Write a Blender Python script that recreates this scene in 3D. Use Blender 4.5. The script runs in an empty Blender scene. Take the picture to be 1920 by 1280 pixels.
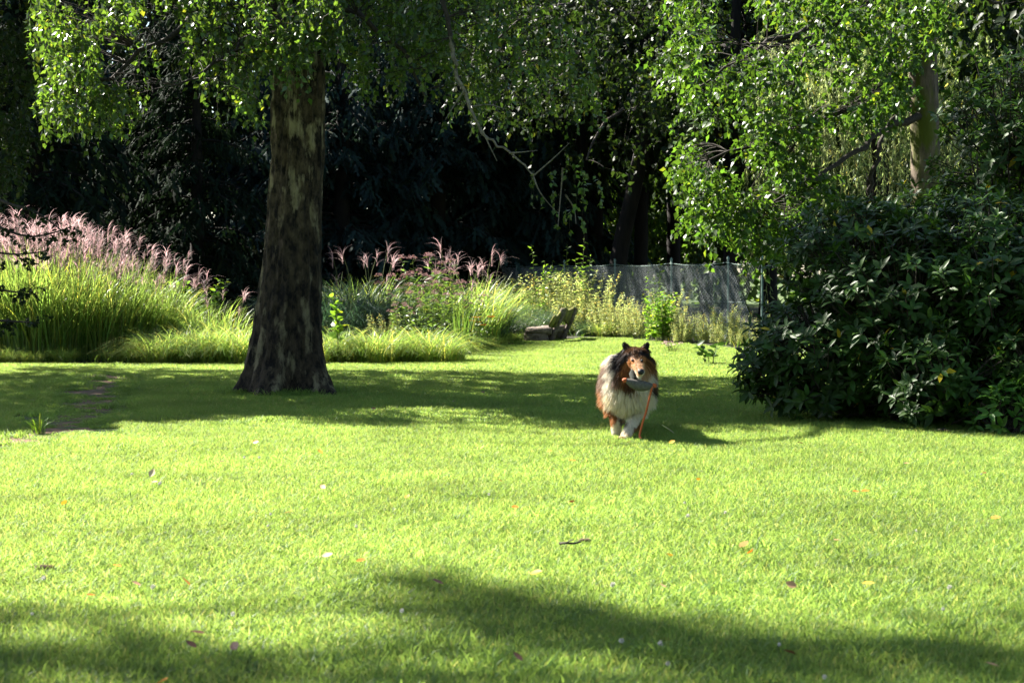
import bpy, math
import numpy as np
from mathutils import Vector

RNG = np.random.default_rng(11)
scene = bpy.context.scene
COL = scene.collection

# ------------------------------------------------------------------ camera
CAM_H, FPX, HOR = 1.22, 3200.0, 520.0
PITCH = math.atan((640 - HOR) / FPX)
cam_d = bpy.data.cameras.new("camera"); cam = bpy.data.objects.new("camera", cam_d); COL.objects.link(cam)
cam.location = (0, 0, CAM_H); cam.rotation_euler = (math.pi / 2 - PITCH, 0, 0)
cam_d.sensor_width = 36; cam_d.lens = 36 * FPX / 1920; cam_d.clip_start = 0.1; cam_d.clip_end = 3000
cam_d.dof.use_dof = True; cam_d.dof.focus_distance = 16.5; cam_d.dof.aperture_fstop = 6.0
scene.camera = cam

# ------------------------------------------------------------------ light
EL, AZT = math.radians(41), (0.82, -0.57)          # sun elevation, horizontal travel of its light
SUN_D = np.array([AZT[0] * math.cos(EL), AZT[1] * math.cos(EL), -math.sin(EL)]); SUN_D /= np.linalg.norm(SUN_D)
sun_d = bpy.data.lights.new("sun", 'SUN'); sun_d.energy = 5.0; sun_d.angle = math.radians(0.53); sun_d.color = (1.0, 0.94, 0.84)
sun = bpy.data.objects.new("sun", sun_d); COL.objects.link(sun); sun.location = (-30, 12, 30)
sun.rotation_euler = Vector(SUN_D).to_track_quat('-Z', 'Y').to_euler()
world = bpy.data.worlds.new("World"); scene.world = world; world.use_nodes = True
wn = world.node_tree; sky = wn.nodes.new('ShaderNodeTexSky'); sky.sky_type = 'NISHITA'; sky.sun_disc = False
sky.sun_elevation = EL; sky.sun_rotation = math.atan2(-AZT[0], -AZT[1])
wn.links.new(sky.outputs[0], wn.nodes['Background'].inputs[0]); wn.nodes['Background'].inputs[1].default_value = 0.05
scene.view_settings.view_transform = 'Standard'; scene.view_settings.look = 'None'
scene.view_settings.exposure = 2.5; scene.view_settings.gamma = 1.0
scene.render.engine = 'CYCLES'
cy = scene.cycles; cy.max_bounces = 7; cy.diffuse_bounces = 2; cy.glossy_bounces = 2; cy.transmission_bounces = 4
cy.transparent_max_bounces = 6; cy.sample_clamp_indirect = 6.0; cy.use_denoising = True

# ------------------------------------------------------------------ maths helpers
CA, SA = math.cos(PITCH), math.sin(PITCH)
def rays(px, py):
    px = np.asarray(px, float); py = np.asarray(py, float)
    u = (px - 960) / FPX; v = -(py - 640) / FPX
    return np.stack([u, CA + v * SA, -SA + v * CA], -1)
def pt(px, py, Y):
    r = rays(px, py); k = np.asarray(Y, float) / r[..., 1]
    return r * k[..., None] + np.array([0, 0, CAM_H])
def gp(px, py, z=0.0):
    r = rays(px, py); k = (z - CAM_H) / r[..., 2]
    return r * k[..., None] + np.array([0, 0, CAM_H])
def topx(p):
    p = np.asarray(p, float) - np.array([0, 0, CAM_H])
    f = p[..., 1] * CA - p[..., 2] * SA; u = p[..., 1] * SA + p[..., 2] * CA
    return 960 + FPX * p[..., 0] / f, 640 - FPX * u / f
def unit(v):
    v = np.asarray(v, float); return v / np.maximum(np.linalg.norm(v, axis=-1, keepdims=True), 1e-9)
def rnd_dir(n, rng=RNG): return unit(rng.normal(size=(n, 3)))
def _h(i, j, k, s):
    n = (i * 374761393 + j * 668265263 + k * 2147483647 + s * 1274126177) & 0xffffffff
    n = ((n ^ (n >> 13)) * 1274126177) & 0xffffffff
    return ((n ^ (n >> 16)) & 0xffff) / 65535.0
def vn(p, s=0):
    p = np.asarray(p, float)
    if p.shape[-1] == 2: p = np.concatenate([p, np.zeros(p.shape[:-1] + (1,))], -1)
    f = np.floor(p).astype(np.int64); t = p - f; t = t * t * (3 - 2 * t); r = 0
    for a in (0, 1):
        for b in (0, 1):
            for c in (0, 1):
                w = (t[..., 0] if a else 1 - t[..., 0]) * (t[..., 1] if b else 1 - t[..., 1]) * (t[..., 2] if c else 1 - t[..., 2])
                r = r + w * _h(f[..., 0] + a, f[..., 1] + b, f[..., 2] + c, s)
    return r
def fbm(p, s=0, o=3):
    r = 0; a = .5; q = np.asarray(p, float)
    for k in range(o): r = r + a * vn(q, s + k); q = q * 2.03; a *= .5
    return r / (1 - .5 ** o)
def in_poly(x, y, poly):
    r = np.zeros(len(x), bool); n = len(poly)
    for i in range(n):
        x1, y1 = poly[i]; x2, y2 = poly[(i + 1) % n]
        if y1 == y2: continue
        c = ((y1 > y) != (y2 > y)) & (x < (x2 - x1) * (y - y1) / (y2 - y1) + x1); r ^= c
    return r
def sample_poly(poly, n, rng=RNG, thr=0.0, sc=60.0, seed=3):
    P = np.array(poly, float); lo, hi = P.min(0), P.max(0); out = np.zeros((0, 2))
    while len(out) < n:
        q = lo + (hi - lo) * rng.random((n * 2, 2)); q = q[in_poly(q[:, 0], q[:, 1], poly)]
        if thr > 0: q = q[fbm(q / sc, seed, 2) + rng.normal(0, .04, len(q)) > thr]
        out = np.concatenate([out, q])
        if len(q) == 0: break
    return out[:n]

def spline(pts, n=24):
    P = np.array(pts, float); t = np.concatenate([[0], np.cumsum(np.linalg.norm(np.diff(P, axis=0), axis=1))]); t /= t[-1]; s = np.linspace(0, 1, n)
    out = np.stack([np.interp(s, t, P[:, i]) for i in range(3)], -1)
    for _ in range(2): out[1:-1] = (out[:-2] + 2 * out[1:-1] + out[2:]) / 4
    return out

# ------------------------------------------------------------------ mesh builder
class MB:
    def __init__(s): s.v = []; s.c = []; s.q = []; s.t = []; s.n = 0
    def add(s, v, quads=None, tris=None, col=(1, 1, 1)):
        v = np.asarray(v, float).reshape(-1, 3)
        c = np.broadcast_to(np.asarray(col, float), (len(v), 3))
        s.v.append(v); s.c.append(c)
        if quads is not None and len(quads): s.q.append(np.asarray(quads, np.int64).reshape(-1, 4) + s.n)
        if tris is not None and len(tris): s.t.append(np.asarray(tris, np.int64).reshape(-1, 3) + s.n)
        s.n += len(v)
    def scatter(s, tv, tf, pos, X, Y, Z, sc, col):
        tv = np.asarray(tv, float); m, n = len(pos), len(tv)
        if m == 0: return
        sc = np.asarray(sc, float)
        if sc.ndim == 1: sc = np.repeat(sc[:, None], 3, 1)
        v = pos[:, None] + tv[None, :, 0, None] * (X * sc[:, 0:1])[:, None] + tv[None, :, 1, None] * (Y * sc[:, 1:2])[:, None] + tv[None, :, 2, None] * (Z * sc[:, 2:3])[:, None]
        off = (np.arange(m) * n)[:, None]
        qs = [f for f in tf if len(f) == 4]; ts = [f for f in tf if len(f) == 3]
        Q = (np.array(qs).reshape(1, -1) + off).reshape(-1, 4) if qs else None
        T = (np.array(ts).reshape(1, -1) + off).reshape(-1, 3) if ts else None
        s.add(v, Q, T, np.repeat(np.broadcast_to(col, (m, 3)), n, 0))
    def tubes(s, P, Rr, sides=5, col=(1, 1, 1), cap=True):
        P = np.asarray(P, float); Rr = np.broadcast_to(np.asarray(Rr, float), P.shape[:2])
        m, k = P.shape[:2]
        if m == 0: return
        T = unit(np.gradient(P, axis=1)); ref = np.where(np.abs(unit(P[:, -1] - P[:, 0])[:, 2:3]) > .9, np.array([1., 0, 0]), np.array([0, 0, 1.]))
        A = unit(np.cross(T, ref[:, None])); B = np.cross(T, A)
        a = np.arange(sides) * 2 * math.pi / sides
        ring = P[:, :, None] + Rr[:, :, None, None] * (A[:, :, None] * np.cos(a)[None, None, :, None] + B[:, :, None] * np.sin(a)[None, None, :, None])
        i, j = np.meshgrid(np.arange(k - 1), np.arange(sides), indexing='ij'); j2 = (j + 1) % sides
        q = np.stack([i * sides + j, i * sides + j2, (i + 1) * sides + j2, (i + 1) * sides + j], -1).reshape(-1, 4)
        Q = (q[None] + (np.arange(m) * k * sides)[:, None, None]).reshape(-1, 4)
        c = np.asarray(col, float)
        if c.ndim == 2: c = np.repeat(c, k * sides, 0)
        s.add(ring, Q, None, c)
    def blades(s, base, ang, h, lean, width, segs=4, droop=.5, col=(1, 1, 1), twist=.5, rng=RNG):
        m = len(base); t = np.linspace(0, 1, segs + 1)[None, :]
        d = np.stack([np.cos(ang), np.sin(ang), 0 * ang], -1)
        out = (lean * h)[:, None] * t ** 1.8
        up = h[:, None] * (t - np.asarray(droop).reshape(-1, 1) * (np.minimum(lean, 1.5)[:, None]) * t ** 3)
        P = base[:, None] + d[:, None] * out[..., None] + np.array([0, 0, 1.])[None, None] * up[..., None]
        wa = ang + math.pi / 2 + rng.normal(0, twist, m)
        w = np.stack([np.cos(wa), np.sin(wa), 0 * wa], -1)
        ww = (np.asarray(width).reshape(-1, 1) * (1 - t ** 2.2) * .5 + .0004)
        V = np.stack([P - w[:, None] * ww[..., None], P + w[:, None] * ww[..., None]], 2)
        n = (segs + 1) * 2; i = np.arange(segs)
        q = np.stack([2 * i, 2 * i + 1, 2 * i + 3, 2 * i + 2], -1)
        Q = (q[None] + (np.arange(m) * n)[:, None, None]).reshape(-1, 4)
        c = np.asarray(col, float)
        if c.ndim == 2: c = np.repeat(c, n, 0)
        s.add(V, Q, None, c)
        return P[:, -1]
    def mesh(s, name, m, smooth=True):
        me = bpy.data.meshes.new(name); V = np.concatenate(s.v); C = np.concatenate(s.c)
        Q = np.concatenate(s.q) if s.q else np.zeros((0, 4), np.int64); T = np.concatenate(s.t) if s.t else np.zeros((0, 3), np.int64)
        me.vertices.add(len(V)); me.vertices.foreach_set('co', V.astype(np.float32).ravel())
        L = np.concatenate([Q.ravel(), T.ravel()]); me.loops.add(len(L)); me.loops.foreach_set('vertex_index', L.astype(np.int32))
        st = np.concatenate([np.arange(len(Q)) * 4, len(Q) * 4 + np.arange(len(T)) * 3]); me.polygons.add(len(st))
        me.polygons.foreach_set('loop_start', st.astype(np.int32))
        if smooth: me.polygons.foreach_set('use_smooth', np.ones(len(st), bool))
        at = me.attributes.new('tint', 'FLOAT_COLOR', 'POINT')
        at.data.foreach_set('color', np.concatenate([C, np.ones((len(C), 1))], 1).astype(np.float32).ravel())
        me.update(calc_edges=True)
        if m: me.materials.append(m)
        return me
    def build(s, name, m, parent=None, smooth=True, off=None):
        if off is None and parent is not None: off = np.array(parent.location)
        if off is not None: s.v = [v - np.asarray(off) for v in s.v]
        o = bpy.data.objects.new(name, s.mesh(name, m, smooth)); COL.objects.link(o)
        if parent is not None: o.parent = parent
        elif off is not None: o.location = off
        return o

def tag(o, label=None, cat=None, group=None, kind=None):
    if label: o['label'] = label
    if cat: o['category'] = cat
    if group: o['group'] = group
    if kind: o['kind'] = kind
    return o
def thing(name, loc, label, cat, group=None):
    o = bpy.data.objects.new(name, None); COL.objects.link(o); o.location = tuple(loc); o.empty_display_size = .2
    return tag(o, label, cat, group)
def dup(root, loc, rz=0.0, sc=1.0, label=None):
    r = root.copy(); COL.objects.link(r); r.location = tuple(loc); r.rotation_euler = (0, 0, rz)
    r.scale = (sc, sc, sc) if np.isscalar(sc) else sc
    if label: r['label'] = label
    for ch in root.children:
        c = ch.copy(); COL.objects.link(c); c.parent = r
    return r

# ------------------------------------------------------------------ materials
def nodes_of(name):
    m = bpy.data.materials.new(name); m.use_nodes = True; nt = m.node_tree
    return m, nt, nt.nodes['Principled BSDF'], nt.nodes['Material Output']
def N(nt, t, **kw):
    n = nt.nodes.new(t)
    for k, v in kw.items(): setattr(n, k, v)
    return n
def leaf_mat(name, col, tcol=None, tf=.4, rough=.42, spec=.5, pn=.5, psc=1.5):
    """leaf or blade: glossy front, light through the blade; colour times the per-leaf tint and a slow drift in space"""
    m, nt, b, out = nodes_of(name); L = nt.links.new
    a = N(nt, 'ShaderNodeAttribute', attribute_name='tint'); g = N(nt, 'ShaderNodeNewGeometry')
    nz = N(nt, 'ShaderNodeTexNoise'); nz.inputs['Scale'].default_value = psc; nz.inputs['Detail'].default_value = 3
    L(g.outputs['Position'], nz.inputs['Vector'])
    mr = N(nt, 'ShaderNodeMapRange'); mr.inputs[1].default_value = .3; mr.inputs[2].default_value = .7
    mr.inputs[3].default_value = 1 - pn * .5; mr.inputs[4].default_value = 1 + pn * .5
    L(nz.outputs['Fac'], mr.inputs[0])
    sc = N(nt, 'ShaderNodeVectorMath', operation='SCALE'); L(a.outputs['Color'], sc.inputs[0]); L(mr.outputs[0], sc.inputs['Scale'])
    def times(c):
        x = N(nt, 'ShaderNodeVectorMath', operation='MULTIPLY'); L(sc.outputs[0], x.inputs[0]); x.inputs[1].default_value = c; return x.outputs[0]
    L(times(col), b.inputs['Base Color']); b.inputs['Roughness'].default_value = rough; b.inputs['Specular IOR Level'].default_value = spec
    if tf > 0:
        tr = N(nt, 'ShaderNodeBsdfTranslucent'); L(times(tcol or tuple(min(1, c * 1.6) for c in col)), tr.inputs[0])
        mx = N(nt, 'ShaderNodeMixShader'); mx.inputs[0].default_value = tf
        L(b.outputs[0], mx.inputs[1]); L(tr.outputs[0], mx.inputs[2]); L(mx.outputs[0], out.inputs[0])
    return m
def rough_mat(name, c1, c2, scale=6, stretch=(1, 1, 1), rough=.85, bump=.4, detail=6, lo=.35, hi=.65, c3=None, s3=2.0, lo3=.52, hi3=.6, spec=.3, st3=None):
    m, nt, b, out = nodes_of(name); L = nt.links.new
    tc = N(nt, 'ShaderNodeTexCoord'); mp = N(nt, 'ShaderNodeMapping'); mp.inputs['Scale'].default_value = stretch
    L(tc.outputs['Object'], mp.inputs[0])
    nz = N(nt, 'ShaderNodeTexNoise'); nz.inputs['Scale'].default_value = scale; nz.inputs['Detail'].default_value = detail; nz.inputs['Roughness'].default_value = .65
    L(mp.outputs[0], nz.inputs['Vector'])
    cr = N(nt, 'ShaderNodeValToRGB'); cr.color_ramp.elements[0].position = lo; cr.color_ramp.elements[1].position = hi
    cr.color_ramp.elements[0].color = (*c1, 1); cr.color_ramp.elements[1].color = (*c2, 1)
    L(nz.outputs['Fac'], cr.inputs[0]); src = cr.outputs[0]
    if c3:
        mp3 = N(nt, 'ShaderNodeMapping'); mp3.inputs['Scale'].default_value = st3 or stretch; L(tc.outputs['Object'], mp3.inputs[0])
        n3 = N(nt, 'ShaderNodeTexNoise'); n3.inputs['Scale'].default_value = s3; n3.inputs['Detail'].default_value = 5; n3.inputs['Roughness'].default_value = .6
        L(mp3.outputs[0], n3.inputs['Vector'])
        r3 = N(nt, 'ShaderNodeMapRange'); r3.inputs[1].default_value = lo3; r3.inputs[2].default_value = hi3; L(n3.outputs['Fac'], r3.inputs[0])
        mx = N(nt, 'ShaderNodeMix', data_type='RGBA'); L(r3.outputs[0], mx.inputs[0]); L(src, mx.inputs[6]); mx.inputs[7].default_value = (*c3, 1)
        src = mx.outputs[2]
    a = N(nt, 'ShaderNodeAttribute', attribute_name='tint')
    mu = N(nt, 'ShaderNodeVectorMath', operation='MULTIPLY'); L(src, mu.inputs[0]); L(a.outputs['Color'], mu.inputs[1])
    L(mu.outputs[0], b.inputs['Base Color']); b.inputs['Roughness'].default_value = rough; b.inputs['Specular IOR Level'].default_value = spec
    bp = N(nt, 'ShaderNodeBump'); bp.inputs['Strength'].default_value = bump; bp.inputs['Distance'].default_value = .02
    L(nz.outputs['Fac'], bp.inputs['Height']); L(bp.outputs[0], b.inputs['Normal'])
    return m

M = {}
M['birch_leaf'] = leaf_mat('birch leaf', (.047, .09, .015), (.13, .23, .019), .42, .34, .55)
M['beech_leaf'] = leaf_mat('beech leaf', (.034, .076, .011), (.095, .19, .014), .45, .4, .4)
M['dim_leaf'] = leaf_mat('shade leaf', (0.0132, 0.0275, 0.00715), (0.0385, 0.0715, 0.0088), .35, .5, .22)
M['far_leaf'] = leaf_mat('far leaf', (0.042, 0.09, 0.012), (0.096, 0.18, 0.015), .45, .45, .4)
M['rhodo'] = leaf_mat('rhododendron leaf', (.022, .054, .007), (.06, .14, .014), .22, .46, .2, .55, 3)
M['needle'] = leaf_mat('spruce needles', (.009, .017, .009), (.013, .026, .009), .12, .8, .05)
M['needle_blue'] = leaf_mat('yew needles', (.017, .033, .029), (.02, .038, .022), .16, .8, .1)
M['willow'] = leaf_mat('willow leaf', (.22, .28, .1), (.36, .45, .14), .5, .4, .4)
M['lawn'] = leaf_mat('lawn blade', (.085, .175, .032), (.288, .42, .07), .54, .5, .3, .4, .9)
M['reed'] = leaf_mat('reed blade', (.13, .215, .045), (.30, .44, .07), .5, .4, .4, .5, 2.5)
M['bluegrass'] = leaf_mat('blue green blade', (0.0315, 0.07, 0.0385), (0.049, 0.105, 0.042), .35, .4, .4)
M['weed'] = leaf_mat('weed leaf', (0.27, 0.31, 0.11), (0.48, 0.54, 0.16), .5, .5, .35, .6, 3)
M['herb'] = leaf_mat('herb leaf', (0.06, 0.1125, 0.0225), (0.15, 0.2475, 0.03), .42, .45, .4, .5, 3)
M['lime'] = leaf_mat('fresh leaf', (.095, .19, .018), (.23, .41, .026), .45, .4, .4)
M['plume'] = leaf_mat('pink plume', (.36, .24, .25), (.44, .29, .29), .45, .6, .2)
M['blossom'] = leaf_mat('dusty pink blossom', (0.294, 0.168, 0.175), (0.28, 0.154, 0.14), .3, .7, .2)
M['orange_petal'] = leaf_mat('orange petal', (0.5625, 0.21, 0.0075), (0.525, 0.1875, 0.0075), .3, .5, .3)
M['dead_leaf'] = leaf_mat('fallen leaf', (.7, .7, .7), (.6, .5, .35), .25, .5, .4, .3, 30)
M['white'] = leaf_mat('clover white', (0.6, 0.585, 0.54), (0.45, 0.45, 0.375), .2, .6, .3, .1)
M['stem'] = rough_mat('green stem', (0.065, 0.091, 0.026), (0.104, 0.117, 0.0455), 30)
M['twig'] = rough_mat('twig bark', (.014, .011, .008), (.05, .04, .03), 40)
M['paletwig'] = rough_mat('lichen bark', (0.084, 0.077, 0.056), (0.21, 0.189, 0.14), 30)
M['bark'] = rough_mat('birch bark', (.005, .004, .003), (.055, .042, .024), 14, (1, 1, .5), .95, 1.0, 12, .40, .64, (.15, .13, .075), 6.0, .55, .64, .25, (1, 1, .4))
M['mossbark'] = rough_mat('mossy bark', (0.042, 0.0315, 0.0245), (0.182, 0.14, 0.105), 8, (1, 1, .3), .9, .8, 7, .35, .65, (0.077, 0.091, 0.0105), 3.5, .45, .55)
M['darkbark'] = rough_mat('dark bark', (.004, .0033, .003), (.014, .011, .008), 8, (1, 1, .3), .95, .6)
M['ground'] = rough_mat('turf', (0.03, 0.051, 0.0072), (0.06, 0.096, 0.0108), 2.2, (1, 1, 1), .95, .3, 8)
M['bed'] = rough_mat('bed soil', (0.015, 0.012, 0.008), (0.035, 0.0275, 0.0175), 4, (1, 1, 1), .95, .5, 8, c3=(0.0175, 0.03, 0.006), s3=1.3, lo3=.45, hi3=.6)
M['soil'] = rough_mat('trodden soil', (.045, .024, .012), (.2, .118, .066), 5, (1, 1, 1), .95, 1.0, 9, c3=(.05, .075, .014), s3=3.5, lo3=.52, hi3=.62)
M['wood'] = rough_mat('weathered wood', (0.062, 0.0465, 0.0372), (0.2108, 0.1674, 0.1426), 7, (1.86, 0.372, 1.86), .85, .6, 7, c3=(0.093, 0.093, 0.0124), s3=2.2, lo3=.54, hi3=.66)
M['mosswood'] = rough_mat('mossy wood', (0.0375, 0.03375, 0.015), (0.1275, 0.12, 0.03), 9, (1, 1, 1), .9, .6, 7, c3=(0.165, 0.165, 0.0225), s3=4, lo3=.45, hi3=.6)
M['wire'] = rough_mat('fence wire', (.30, .33, .34), (.42, .46, .46), 20, rough=.5, bump=0, spec=.4)
M['post'] = rough_mat('fence post paint', (0.084, 0.156, 0.132), (0.156, 0.216, 0.186), 14, rough=.55, bump=.1)

# ------------------------------------------------------------------ ground, path, lawn
def sheet(name, poly, z, m, kind='structure', bumpy=0.0, sub=0):
    import bmesh
    bm = bmesh.new(); f = bm.faces.new([bm.verts.new((x, y, z)) for x, y in poly])
    bmesh.ops.triangulate(bm, faces=[f])
    if f and sub:
        for _ in range(sub): bmesh.ops.subdivide_edges(bm, edges=bm.edges[:], cuts=1, use_grid_fill=True)
    if bumpy:
        for v in bm.verts: v.co.z += bumpy * (float(fbm(np.array([[v.co.x, v.co.y, 0]]) * 2.2, 5)[0]) - .5)
    me = bpy.data.meshes.new(name); bm.to_mesh(me); bm.free(); me.materials.append(m)
    at = me.attributes.new('tint', 'FLOAT_COLOR', 'POINT'); at.data.foreach_set('color', np.ones(len(me.vertices) * 4, np.float32))
    o = bpy.data.objects.new(name, me); COL.objects.link(o)
    if kind: o['kind'] = kind
    return o
sheet('ground', [(-900, -60), (900, -60), (900, 1600), (-900, 1600)], 0, M['ground'])
EDGE = np.array([(-700, 682), (0, 683), (300, 685), (470, 685), (600, 684), (680, 682), (745, 672), (830, 662), (900, 652), (985, 644), (1060, 634), (1130, 633),
                 (1230, 641), (1320, 645), (1400, 658), (1470, 668), (1560, 680), (1700, 690), (2500, 700)], float)
def edge_py(px): return np.interp(px, EDGE[:, 0], EDGE[:, 1])
bp_ = [tuple(gp(x, y + 3 * math.sin(x * .05))[:2]) for x, y in EDGE[1:]]
sheet('flower_bed', [(-14, bp_[0][1])] + bp_ + [(22, 22.5), (22, 70), (-24, 70), (-24, bp_[0][1])], .004, M['bed'])
PATH = [(-60, 858), (-60, 835), (30, 815), (85, 790), (105, 768), (128, 752), (122, 738), (150, 727), (140, 716), (165, 706), (205, 700), (262, 704), (250, 722), (236, 738), (240, 758), (205, 780),
        (195, 798), (150, 812), (110, 828), (40, 842), (0, 852)]
pw = spline([gp(x, y) for x, y in PATH + PATH[:1]], 150)[:-1]; pw[:, :2] += .22 * (np.stack([vn(pw * 3.1, 1), vn(pw * 3.1, 2)], -1) - .5) + .10 * (np.stack([vn(pw * 9, 3), vn(pw * 9, 4)], -1) - .5); pw = [tuple(p[:2]) for p in pw]
sheet('dirt_path', pw, .008, M['soil'])

def patch_mesh(name, size, n, wid, hmin, hmax, seed, m):
    r = np.random.default_rng(seed); b = MB(); base = np.zeros((n, 3)); base[:, :2] = (r.random((n, 2)) - .5) * size
    c = .88 + .26 * r.random((n, 1)) * np.ones((1, 3)); yel = r.random(n) < .16
    c[yel] *= np.array([1.6, 1.12, 1.6]); c[r.random(n) < .03] = (1.9, 1.4, 2.6)
    b.blades(base, r.random(n) * 6.283, hmin + (hmax - hmin) * r.random(n) ** 1.5, .25 + 1.1 * r.random(n), wid * (.6 + .7 * r.random(n)), 2, .3, c, 1.2, r)
    me = b.mesh(name, m); o = bpy.data.objects.new(name, me); return o
def gn_scatter(name, pts, rots, scales, idx, sources, m):
    """one object: instances of blade patches on its points"""
    me = bpy.data.meshes.new(name); me.vertices.add(len(pts)); me.vertices.foreach_set('co', np.asarray(pts, np.float32).ravel())
    a = me.attributes.new('rot', 'FLOAT_VECTOR', 'POINT'); rv = np.zeros((len(pts), 3), np.float32); rv[:, 2] = rots; a.data.foreach_set('vector', rv.ravel())
    a = me.attributes.new('scl', 'FLOAT_VECTOR', 'POINT'); a.data.foreach_set('vector', np.asarray(scales, np.float32).ravel())
    a = me.attributes.new('idx', 'INT', 'POINT'); a.data.foreach_set('value', np.asarray(idx, np.int32))
    me.update(); o = bpy.data.objects.new(name, me); COL.objects.link(o)
    nt = bpy.data.node_groups.new(name, 'GeometryNodeTree')
    nt.interface.new_socket('Geometry', in_out='INPUT', socket_type='NodeSocketGeometry'); nt.interface.new_socket('Geometry', in_out='OUTPUT', socket_type='NodeSocketGeometry')
    gi = nt.nodes.new('NodeGroupInput'); go = nt.nodes.new('NodeGroupOutput'); L = nt.links.new
    g2i = nt.nodes.new('GeometryNodeGeometryToInstance')
    for s in reversed(sources):
        oi = nt.nodes.new('GeometryNodeObjectInfo'); oi.inputs['Object'].default_value = s; oi.inputs['As Instance'].default_value = False
        L(oi.outputs['Geometry'], g2i.inputs[0])
    iop = nt.nodes.new('GeometryNodeInstanceOnPoints'); iop.inputs['Pick Instance'].default_value = True
    L(gi.outputs[0], iop.inputs['Points']); L(g2i.outputs[0], iop.inputs['Instance'])
    for at, ty, sock in (('rot', 'FLOAT_VECTOR', 'Rotation'), ('scl', 'FLOAT_VECTOR', 'Scale'), ('idx', 'INT', 'Instance Index')):
        na = nt.nodes.new('GeometryNodeInputNamedAttribute'); na.data_type = ty; na.inputs['Name'].default_value = at
        L(na.outputs['Attribute'], iop.inputs[sock])
    L(iop.outputs[0], go.inputs[0]); me.materials.append(m)
    md = o.modifiers.new('scatter', 'NODES'); md.node_group = nt
    return o
near = [patch_mesh('near_patch', .56, 4200, .0034, .02, .052, 20 + k, M['lawn']) for k in range(4)]
far = [patch_mesh('far_patch', 1.1, 5200, .0068, .022, .045, 30 + k, M['lawn']) for k in range(3)]
P_, R_, S_, I_ = [], [], [], []
pathpoly = [tuple(p) for p in pw]
def lawn_rows(y0, y1, st, base_i, nv, win=(-9000, 9000)):
    for y in np.arange(y0, y1, st):
        hw = .315 * y + 1.3
        xs = np.arange(-hw, hw, st); n = len(xs)
        p = np.stack([xs + RNG.uniform(-.5, .5, n) * st * .3, y + RNG.uniform(-.5, .5, n) * st * .3, np.zeros(n)], -1)
        px, py = topx(p)
        keep = (py > edge_py(px) + 1) & (px >= win[0]) & (px < win[1])
        for ox, oy in ((0, 0), (.17, 0), (-.17, 0), (0, .14), (0, -.14)): keep &= ~in_poly(p[:, 0] + ox, p[:, 1] + oy, pathpoly)
        if y > 24: keep &= px < 1800
        p = p[keep]; n = len(p)
        hs = .75 + .8 * fbm(p * np.array([.9, .9, 0]), 9)
        P_.extend(p); R_.extend(RNG.integers(0, 4, n) * 1.5708 + RNG.normal(0, .25, n)); I_.extend(base_i + RNG.integers(0, nv, n))
        S_.extend(np.stack([np.ones(n), np.ones(n), hs], -1))
lawn_rows(4.3, 14, .45, 0, 4); lawn_rows(14, 22.5, .45, 0, 4, (-900, 345)); lawn_rows(14, 22.5, .85, 4, 3, (255, 9000)); lawn_rows(22.5, 34, .85, 4, 3)
def tuft_mesh(seed):
    r = np.random.default_rng(seed); b = MB(); n = 110; q = r.normal(0, .055, (n, 3)); q[:, 2] = 0
    b.blades(q, r.random(n) * 6.283, .03 + .05 * r.random(n), .3 + 1.0 * r.random(n), .004 + .003 * r.random(n), 3, .4, .75 + .45 * r.random((n, 1)) * np.ones((1, 3)), 1.2, r); return bpy.data.objects.new('tuft_patch', b.mesh('tuft_patch', M['lawn']))
tufts = [tuft_mesh(60 + k) for k in range(3)]
pa = np.array(pathpoly); k = RNG.integers(0, len(pa), 420); q = pa[k] + RNG.normal(0, .07, (420, 2)); ins = RNG.random(260); q2 = pa[RNG.integers(0, len(pa), 260)] * ins[:, None] + pa[RNG.integers(0, len(pa), 260)] * (1 - ins[:, None])
q2 = q2[in_poly(q2[:, 0], q2[:, 1], pathpoly) & (vn(q2 * 2.6, 8) > .62)]; yy = 4.8 + 20 * RNG.random(420) ** 1.2; q3 = np.stack([RNG.uniform(-.31, .31, 420) * yy, yy], -1); q3 = q3[vn(q3 * .8, 14) > .5]
aa = RNG.random(170) * 6.283; rr_ = RNG.uniform(.36, .62, 170); tb = gp(533, 738); q4 = np.stack([tb[0] + rr_ * np.cos(aa), tb[1] + rr_ * np.sin(aa)], -1)
for qq, h0, h1 in ((q, .3, .7), (q2, .25, .5), (q3, .7, 1.25), (q4, .7, 1.7)):
    n = len(qq); P_.extend(np.concatenate([qq, np.zeros((n, 1))], 1)); R_.extend(RNG.random(n) * 6.283); I_.extend(7 + RNG.integers(0, 3, n)); f = RNG.uniform(h0, h1, n); S_.extend(np.stack([f * .5 + .55, f * .5 + .55, f], -1))
tag(gn_scatter('lawn_grass', np.array(P_), np.array(R_), np.array(S_), I_, near + far + tufts, M['lawn']),
    'short bright green mown grass covering the whole clearing', 'grass', kind='stuff')

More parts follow.
